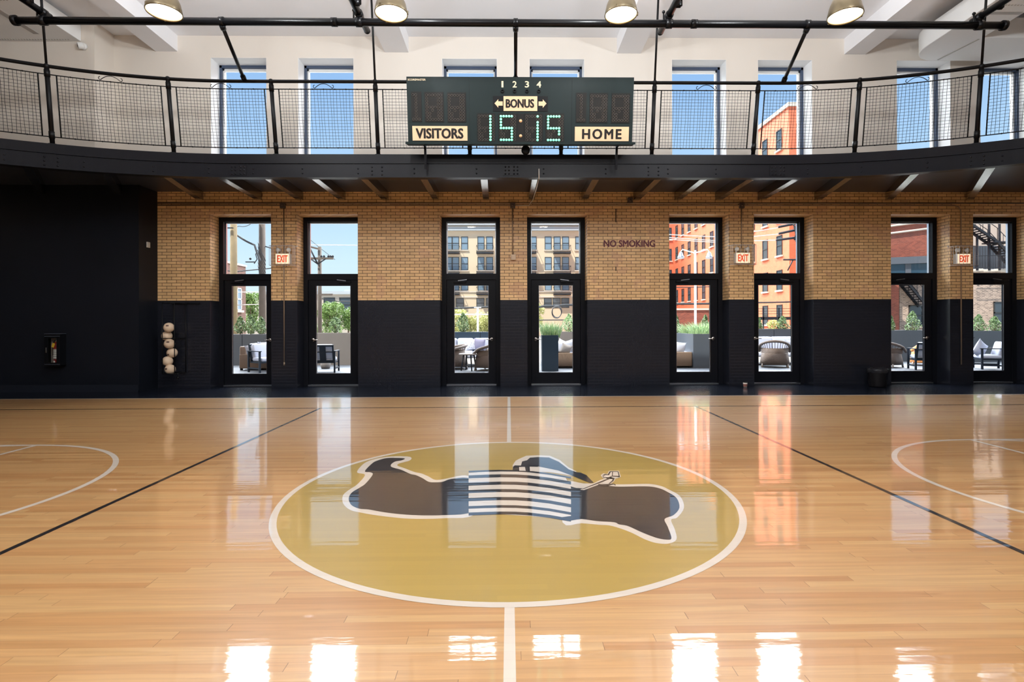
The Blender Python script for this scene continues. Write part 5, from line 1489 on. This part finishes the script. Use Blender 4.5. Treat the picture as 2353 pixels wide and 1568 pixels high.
# beige apartment building
bb_ = thing('apartment_building', 'beige apartment building with balconies and a grey cornice', 'building', (0, 78, -0.5))
BY = 78.0
bx = lambda x: PX_(x, BY)
bz = lambda y: PH(y, BY)
MB().box(bx(905), bx(1452), BY, 95, -.5, bz(515)).build('wall', M_BEIGE, bb_, True)
m = MB()
m.box(bx(903), bx(1454), BY - .5, 95, bz(531), bz(528)); m.box(bx(903), bx(1454), BY - .2, 95, bz(527.5), bz(521)); m.box(bx(903), bx(1454), BY - .7, 95, bz(519), bz(513)); m.box(bx(903), bx(1454), BY - .3, 95, bz(513), bz(506))
m.build('cornice', M_CORN, bb_, True)
MB().box(bx(903), bx(1454), BY - .12, BY, bz(684), bz(681)).box(bx(903), bx(1454), BY - .12, BY, bz(672), bz(670)).build('string_course', M_SILL, bb_, True)
ww = win(bb_, 1.0, 1.95, nrm='Y', glz=M_GLZB); ww.location = Vector((bx(1033 + 0.5), BY, bz(574))) - bb_.location
n_first = True
CW = []
for x in (1031.5, 1047.5, 1068, 1105.5, 1125.5, 1225.5, 1260, 1280.5, 1300, 1330): CW.append(x)
for fl_, yb_ in ((0, 574.5), (1, 621.5), (2, 668)):
    for x in CW:
        if fl_ == 0 and x == CW[0]:
            ww.location = Vector((bx(x), BY, bz(yb_))) - bb_.location; continue
        put(bb_, ww, (bx(x), BY, bz(yb_)))
gw = None
for x in (1036, 1057, 1104, 1126, 1259, 1279, 1299):
    if gw is None: gw = win(bb_, 1.15, 1.45, nrm='Y', sill=False); gw.location = Vector((bx(x), BY, bz(708))) - bb_.location
    else: put(bb_, gw, (bx(x), BY, bz(708)))
def balcony(x0, x1, yb_):
    z = bz(yb_); a, b = bx(x0), bx(x1)
    s = MB().box(a, b, BY - 1.25, BY, z - .16, z).build('balcony_slab', M_IRON, bb_, True)
    m = MB()
    for y_ in (z + .95, z + .15):
        m.box(a, b, BY - 1.25, BY - 1.2, y_, y_ + .05); m.box(a, a + .05, BY - 1.25, BY, y_, y_ + .05); m.box(b - .05, b, BY - 1.25, BY, y_, y_ + .05)
    n = 14
    for k in range(n + 1):
        x = a + (b - a - .03) * k / n; m.box(x, x + .03, BY - 1.24, BY - 1.21, z + .1, z + .95)
    m.build('balcony_railing', M_IRON, s, True)
for yb_ in (582, 629, 676):
    for x0, x1 in ((1018, 1057), (1096, 1134.5), (1208, 1231.5), (1271.5, 1310.5)): balcony(x0, x1, yb_)

# low pale building, brown house
lb_ = thing('low_building', 'low cream building with a flat roof behind the bright green tree', 'building', (PX_(700, 62), 62, -.5))
MB().box(PX_(500, 62), PX_(850, 62), 62, 76, -.5, PH(676, 62)).build('wall', mat('cream_render', lin(188, 176, 162), 0.8), lb_, True)
MB().box(PX_(498, 62), PX_(852, 62), 61.7, 76, PH(676, 62), PH(669, 62)).build('roof_edge', M_CORN, lb_, True)
MB().box(PX_(785, 62), PX_(800, 62), 63, 64.5, PH(669, 62), PH(664, 62)).build('roof_unit', M_CORN, lb_, True)
for x in (757, 793):
    o = win(lb_, 1.3, 1.6, nrm='Y'); o.location = Vector((PX_(x, 62), 62, PH(715, 62))) - lb_.location
hs = thing('brick_house', 'brown brick house with a tall white window at the far left', 'house', (PX_(540, 30), 30, -.5))
hx1 = PX_(565, 38); hx0 = hx1 - 6
MB().box(hx0, hx1, 27, 38, -.5, PH(613, 38)).build('wall', M_HOUSEB, hs, True)
MB().box(hx0 - .06, hx1 + .06, 26.94, 38.06, PH(613, 38), PH(613, 38) + .12).build('coping', M_SILL, hs, True)
o = win(hs, 0.62, PH(661, 37) - PH(712, 37), nrm='X', frame=M_WHITE, glz=M_GLZB); o.location = Vector((hx1, 37.0, PH(712, 37))) - hs.location; o.rotation_euler = (0, 0, PI)

# buildings at the right
rb_ = thing('red_building', 'red brick building with a grey canopy at the right', 'building', (PX_(2080, 36), 36, -.5))
rx0, rx1 = PX_(1990, 36), PX_(2066, 36)
MB().box(rx0, rx1, 36, 44, -.5, 10.5).box(rx1, PX_(2160, 36), 36, 44, PH(632, 36), 10.5).build('wall', M_REDB, rb_, True)
m = MB()
M_ = Matrix.Translation((PX_(2035, 33), 34.0, 0)) @ Matrix.Rotation(math.radians(-24), 4, 'Z')
z0, z1 = PH(606, 33), PH(590, 33)
m.box(-1, 4.2, 0, 2.0, z0, z1, M=M_); m.build('canopy', M_GREYM, rb_, True)
MB().box(-1, 4.2, .25, 2.0, PH(640, 33), z0, M=M_).build('glazed_band', mat('teal_glazing', lin(34, 58, 74), 0.12), rb_, True)
m = MB().box(1.7, 2.0, .2, .25, PH(640, 33), z0, M=M_); m.box(3.0, 3.25, .2, .25, z0 - 0.75, z0 - .35, M=M_); m.build('pier', M_GREYM, rb_, True)
m = MB()
for y in (516, 533): m.tube([(PX_(2030, 35.9), 35.9, PH(y + 6, 35.9)), (PX_(2140, 35.9), 35.9, PH(y - 8, 35.9))], .07, 6)
m.build('pipe_run', M_SILL, rb_, True)
pb = thing('pale_brick_building', 'pale old brick building with a stone cap at the far right', 'building', (PX_(2200, 37), 37, -.5))
PYB = 37.0
MB().box(PX_(2067, PYB), PX_(2420, PYB), PYB, 46, -.5, PH(627, PYB)).build('wall', M_BEIGEB, pb, True)
m = MB()
for k in range(16):
    a = PX_(2230, PYB) + k * .42; m.rbox(a, a + .45, PYB - .12, PYB + .35, PH(627, PYB) + .02 * math.sin(k * 2.1), PH(620.5, PYB) + .03 * math.sin(k * 1.7), .05)
m.build('stone_cap', M_SILL, pb, True)
m = MB(); a0, a1 = PX_(2180, 39), PX_(2420, 39)
m.box(a0, a1, 39, 45, PH(635, 39), PH(566, 39))
for k in range(40):
    x = a0 + (a1 - a0) * k / 40; m.box(x, x + .07, 38.94, 39, PH(635, 39), PH(568, 39))
m.build('metal_penthouse', M_GREYM, pb, True)
MB().box(PX_(2180, 45), PX_(2440, 45), 45.1, 52, 3, 15).build('upper_wall', mat('pale_pink_render', lin(186, 166, 152), 0.8), pb, True)
for px, y0, y1, wd in ((2104, 704, 752, 1.0), (2298, 696, 748, 0.95)):
    o = win(pb, wd, PH(y0, PYB) - PH(y1, PYB), nrm='Y'); o.location = Vector((PX_(px, PYB), PYB, PH(y1, PYB))) - pb.location
# fire escape
fe = thing('fire_escape', 'black iron fire escape stairs on the pale brick building', 'fire escape', (PX_(2270, 36), 36, 3))
FEY = 36.2
def stair(pa, pb_, n, name='flight'):
    m = MB()
    for y in (FEY, FEY + .75):
        a, b = at(*pa, FEY), at(*pb_, FEY); a = Vector((a.x, y, a.z)); b = Vector((b.x, y, b.z))
        m.tube([a, b], .10, 4, smooth=False)
        m.tube([a + Vector((0, 0, .95)), b + Vector((0, 0, .95))], .025, 5)
        for k in range(5):
            p = a + (b - a) * k / 4; m.tube([p, p + Vector((0, 0, .95))], .018, 4)
    a, b = at(*pa, FEY), at(*pb_, FEY)
    for k in range(1, n):
        p = a + (b - a) * k / n; m.box(p.x - .14, p.x + .14, FEY, FEY + .75, p.z - .02, p.z + .02)
    return m.build(name, M_IRON, fe, True)
stair((2225, 510), (2292, 556), 11)
stair((2292, 556), (2345, 612), 11)
stair((2085, 650), (2130, 704), 10)
pz_ = at(2292, 556, FEY)
MB().box(pz_.x - .3, PX_(2330, FEY), FEY - .1, FEY + .9, pz_.z - .05, pz_.z + .03).build('landing', M_IRON, fe, True)
for px in (2256, 2284, 2308):
    MB().box(PX_(px, FEY) - .05, PX_(px, FEY) + .05, FEY + .3, FEY + .4, PH(622, FEY), PH(490 if px > 2280 else 540, FEY)).build('post', M_IRON, fe, True)
m = MB(); x0, x1 = PX_(2236, FEY), PX_(2340, FEY)
for y in (590, 618): m.tube([(x0, FEY - .2, PH(y, FEY)), (x1, FEY - .2, PH(y - 2, FEY))], .02, 5)
for k in range(32):
    x = x0 + (x1 - x0) * k / 31; m.tube([(x, FEY - .2, PH(618, FEY)), (x, FEY - .2, PH(589, FEY))], .011, 4)
m.build('balustrade', M_IRON, fe, True)

# ---- poles, wires, street lamp
M_POLE = mat('weathered_pole_wood', lin(92, 82, 74), 0.85, var=0.2, vscale=5)
M_POLEY = mat('yellowed_pole_wood', lin(128, 112, 84), 0.85, var=0.2, vscale=5)
M_WIRE = mat('black_cable', lin(52, 54, 58), 0.6)
M_WIREW = mat('pale_cable', lin(214, 206, 200), 0.6)
def pole(x, wpx, Y, ytop, lab, m=None):
    t = thing('utility_pole', lab, 'pole', (PX_(x, Y), Y, -.5), 'utility poles behind the terrace')
    r = wpx / F * Y / 2; X = PX_(x, Y)
    MB().tube([(X, Y, -.5), (X, Y, PH(ytop, Y))], [r * 1.05, r * .95], 14).build('shaft', m or M_POLE, t, True)
    return t, X, r
t, X, r = pole(537.5, 15, 26, 430, 'yellowish wooden utility pole at the far left', M_POLEY)
MB().box(X - .6, X + .1, 25.7, 25.8, PH(527, 26), PH(525, 26)).sphere((X - .35, 25.7, PH(532, 26)), .05, 8, 6).build('crossarm', M_IRON, t, True)
t, X, r = pole(603, 14.5, 27, 430, 'grey wooden utility pole hung with cables at the far left')
m = MB()
for k in range(7): m.tube([(X - r * math.cos(q) * 1.04 - (.06 if q < .2 else 0), 27 - r * 1.06 * math.sin(q), PH(556 + k * 9 + 14 * q, 27)) for q in [i * PI / 8 for i in range(9)]], .018, 5)
m.tube([(X - r - .02, 26.9, PH(575, 27)), (X - r - .12, 26.9, PH(585, 27)), (X - r - .05, 26.9, PH(596, 27)), (X - r - .2, 26.9, PH(606, 27))], .025, 5)
m.build('cable_wrap', M_WIRE, t, True)
MB().box(X - .7, X - .25, 26.7, 26.8, PH(604, 27), PH(602, 27)).sphere((X - .45, 26.7, PH(596, 27)), .06, 8, 6).build('cable_box', M_IRON, t, True)
t, X, r = pole(735, 9, 40, 567, 'grey wooden utility pole with a cross arm before the clear sky')
Z = lambda y: PH(y, 40)
m = MB().box(PX_(700, 40), PX_(769, 40), 39.65, 39.8, Z(597), Z(592.5)); m.box(PX_(695, 40), PX_(735, 40), 39.65, 39.8, -.06, .06, M=Matrix.Translation((PX_(715, 40) - 0 * X, 0, Z(568))) @ Matrix.Rotation(.25, 4, 'Y') @ Matrix.Translation((-PX_(715, 40), 0, 0)))
m.build('crossarm', M_POLE, t, True)
m = MB().tube([(X, 39.6, Z(608)), (PX_(752, 40), 39.65, Z(596))], .05, 5).tube([(X, 39.6, Z(608)), (PX_(715, 40), 39.65, Z(568))], .06, 5).tube([(X, 39.6, Z(608)), (PX_(718, 40), 39.65, Z(596))], .05, 5)
m.build('brace', M_IRON, t, True)
m = MB()
for x in (742, 748, 758, 763, 768): m.lathe([(.07, 0), (.09, .08), (.05, .16), (.001, .18)], 8, M=Matrix.Translation((PX_(x, 40), 39.72, Z(592.5))))
m.build('insulators', M_IRON, t, True)
MB().box(X, PX_(768, 40), 39.65, 39.8, Z(679), Z(675)).build('lower_arm', M_POLE, t, True)
t, X, r = pole(1846, 10, 30, 470, 'utility pole hidden by the door edge, its arms before the orange building')
for x0, y in ((1789, 522), (1790, 537), (1784, 552)):
    a, b = at(x0, y, 29.8), at(1846, y - 12 if y < 550 else y - 8, 29.8); MB().tube([a, b], .07, 6).build('crossarm', M_IRON, t, True)
m = MB()
for k in range(5): m.tube([at(1822 + 3 * k, 514 + 8 * k, 29.7), at(1832 - k, 530 + 6 * k, 29.7), at(1826 + 4 * k, 552, 29.7)], .05, 5)
m.tube([at(1800, 597, 29.7), at(1846, 597, 29.7)], .05, 5); m.tube([at(1822, 598, 29.7), at(1810, 622, 29.7)], .035, 5)
m.build('hardware', M_IRON, t, True)
t = thing('street_lamp', 'white double-armed street lamp before the orange building', 'street lamp', (PX_(1598, 30), 30, -.5))
X = PX_(1598, 30); Z = lambda y: PH(y, 30)
MB().tube([(X, 30, -.5), (X, 30, Z(576))], [.075, .055], 12).build('pole', M_WHITE, t, True)
for sx, ex, ey in ((-1, 1565, 590), (1, 1630, 590)):
    xx = PX_(ex, 30)
    MB().tube([(X, 30, Z(582)), ((X + xx) / 2, 30, Z(578)), (xx - sx * .1, 30, Z(574)), (xx, 30, Z(579))], .03, 8).build('arm', M_WHITE, t, True)
    MB().lathe([(.04, .38), (.10, .30), (.15, .14), (.20, .10), (.19, .0), (.001, -.03)], 18, M=Matrix.Translation((xx, 30, Z(595)))).build('lamp_head', M_ALU, t, True)
t = thing('light_pole', 'thin white pole before the yellowish hedge', 'pole', (PX_(1098, 45), 45, -.5))
MB().tube([(PX_(1098, 45), 45, -.5), (PX_(1098, 45), 45, PH(708, 45))], .08, 8).build('shaft', M_WHITE, t, True)
MB().box(PX_(1090, 45), PX_(1106, 45), 44.8, 45, PH(708, 45), PH(706, 45)).build('head', M_WHITE, t, True)
def wire(pts, Y, lab, m=M_WIRE, r=.018, sag=0.0):
    P_ = []
    for (xa, ya), (xb, yb) in zip(pts[:-1], pts[1:]):
        for k in range(8):
            u = k / 8; P_.append(at(xa + (xb - xa) * u, ya + (yb - ya) * u + sag * 4 * u * (1 - u), Y))
    P_.append(at(*pts[-1], Y))
    o = MB().tube(P_, r, 5).build('overhead_wire', m, None, origin=P_[0])
    tag(o, lab, 'wire', 'overhead wires beyond the terrace')
wire([(480, 520), (550, 520), (580, 512), (600, 480)], 27, 'black cable looping high between the two poles at the far left', sag=4)
wire([(544, 540), (585, 563), (598, 600)], 26.5, 'thick black cable drooping between the two poles at the far left', r=.05, sag=2)
wire([(520, 622), (545, 624), (620, 617), (660, 610)], 27.5, 'black cable crossing low before the brown house roof', r=.03)
wire([(608, 566), (628, 572), (680, 556)], 27, 'black cable running right from the grey pole', r=.03)
wire([(540, 672), (600, 671), (650, 668)], 29, 'pale cable across the white window of the brown house', M_WIREW, .02)
wire([(520, 702), (620, 699)], 35, 'pale cable across the green tree at the far left', M_WIREW, .03)
wire([(700, 540), (770, 597)], 40, 'slanting wire running down to the pole with the cross arm', sag=1)
wire([(700, 563), (830, 564)], 41, 'pale level wire high across the clear sky', M_WIREW, .025)
wire([(740, 686), (770, 692), (830, 692)], 40, 'black cable running from the pole across the cream building', r=.04, sag=1)
wire([(990, 709), (1040, 709), (1090, 707), (1160, 704)], 50, 'black cable across the hedge top behind the white sofa', r=.09)
wire([(990, 723), (1160, 723)], 48, 'white cable across the yellowish hedge', M_WIREW, .06)
wire([(1215, 706), (1250, 704), (1300, 701), (1380, 698)], 48, 'black cable across the ground-floor windows of the beige building', r=.10, sag=1)
wire([(1215, 736), (1380, 735)], 48, 'black cable low behind the tall navy planter', r=.05)
wire([(1490, 542), (1660, 554)], 40, 'pale wire across the orange building, upper of three', M_WIREW, .03, 1)
wire([(1490, 546), (1660, 558)], 40.5, 'pale wire across the orange building, middle of three', M_WIREW, .03, 1)
wire([(1490, 536), (1660, 545)], 41, 'pale wire across the orange building, lowest of three at the right', M_WIREW, .03, 1)
wire([(1500, 660), (1660, 658)], 40, 'black cable above the lower windows by the street lamp', r=.035, sag=1.5)
wire([(1500, 699), (1660, 698)], 40, 'thick black cable above the low red brick wall', r=.08)
wire([(1700, 694), (1780, 695), (1870, 690)], 40, 'black cable low across the orange building at the right', r=.06, sag=1)
wire([(1700, 538), (1792, 523)], 35, 'pale wire reaching the arms before the orange building, upper one', M_WIREW, .03)
wire([(1700, 547), (1792, 538)], 35, 'pale wire reaching the arms before the orange building, middle one', M_WIREW, .03)
wire([(1700, 555), (1790, 552)], 35, 'pale wire reaching the arms before the orange building, lower one', M_WIREW, .03)
o = MB(); c = at(1279, 717, 47); cc = [(c.x + .42 * math.cos(k * PI / 10), 47, c.z + .52 * math.sin(k * PI / 10)) for k in range(20)]
o.tube(cc, .03, 6, closed=True); o.tube([(p[0] + .05, 47.1, p[2] + .03) for p in cc], .03, 6, closed=True); o.tube([(p[0] - .02, 46.9, p[2] - .06) for p in cc], .025, 6, closed=True)
tag(o.build('cable_coil', M_WIRE, None, origin=c), 'coil of black cable hanging before the beige building', 'cable')

# ---- trees and hedge
def treepx(x, Y, ytop, wpx, lab, m, seed, n=5200, **k):
    base = -.5; h = PH(ytop, Y) - base; r = wpx / F * Y / 2
    tree(PX_(x, Y), Y, base, h, r, lab, m, seed, n, **k)
treepx(580, 45, 676, 60, 'green tree behind the shrubs at the far left', M_TREE, 21, cz=.66)
treepx(757, 48, 694, 62, 'bright green tree left of the dark round shrub', M_TREE, 22, cz=.62)
treepx(800, 50, 688, 70, 'bright green tree before the cream building', M_TREE, 23, cz=.62)
treepx(1228, 50, 694, 50, 'yellow-green tree left of the coil of cable', M_YELLOW, 24, 3400, cz=.66)
rnd = random.Random(5)
for k, (x, lab) in enumerate(((1040, 'yellow-green hedge bush at the left, behind the flame-shaped shrub'), (1080, 'yellow-green hedge bush in the middle behind the white sofa'), (1120, 'yellow-green hedge bush right of the thin white pole'))):
    treepx(x, 52, 708, 58, lab, M_YELLOW, 30 + k, 4600, cz=.55, leaf=.08)
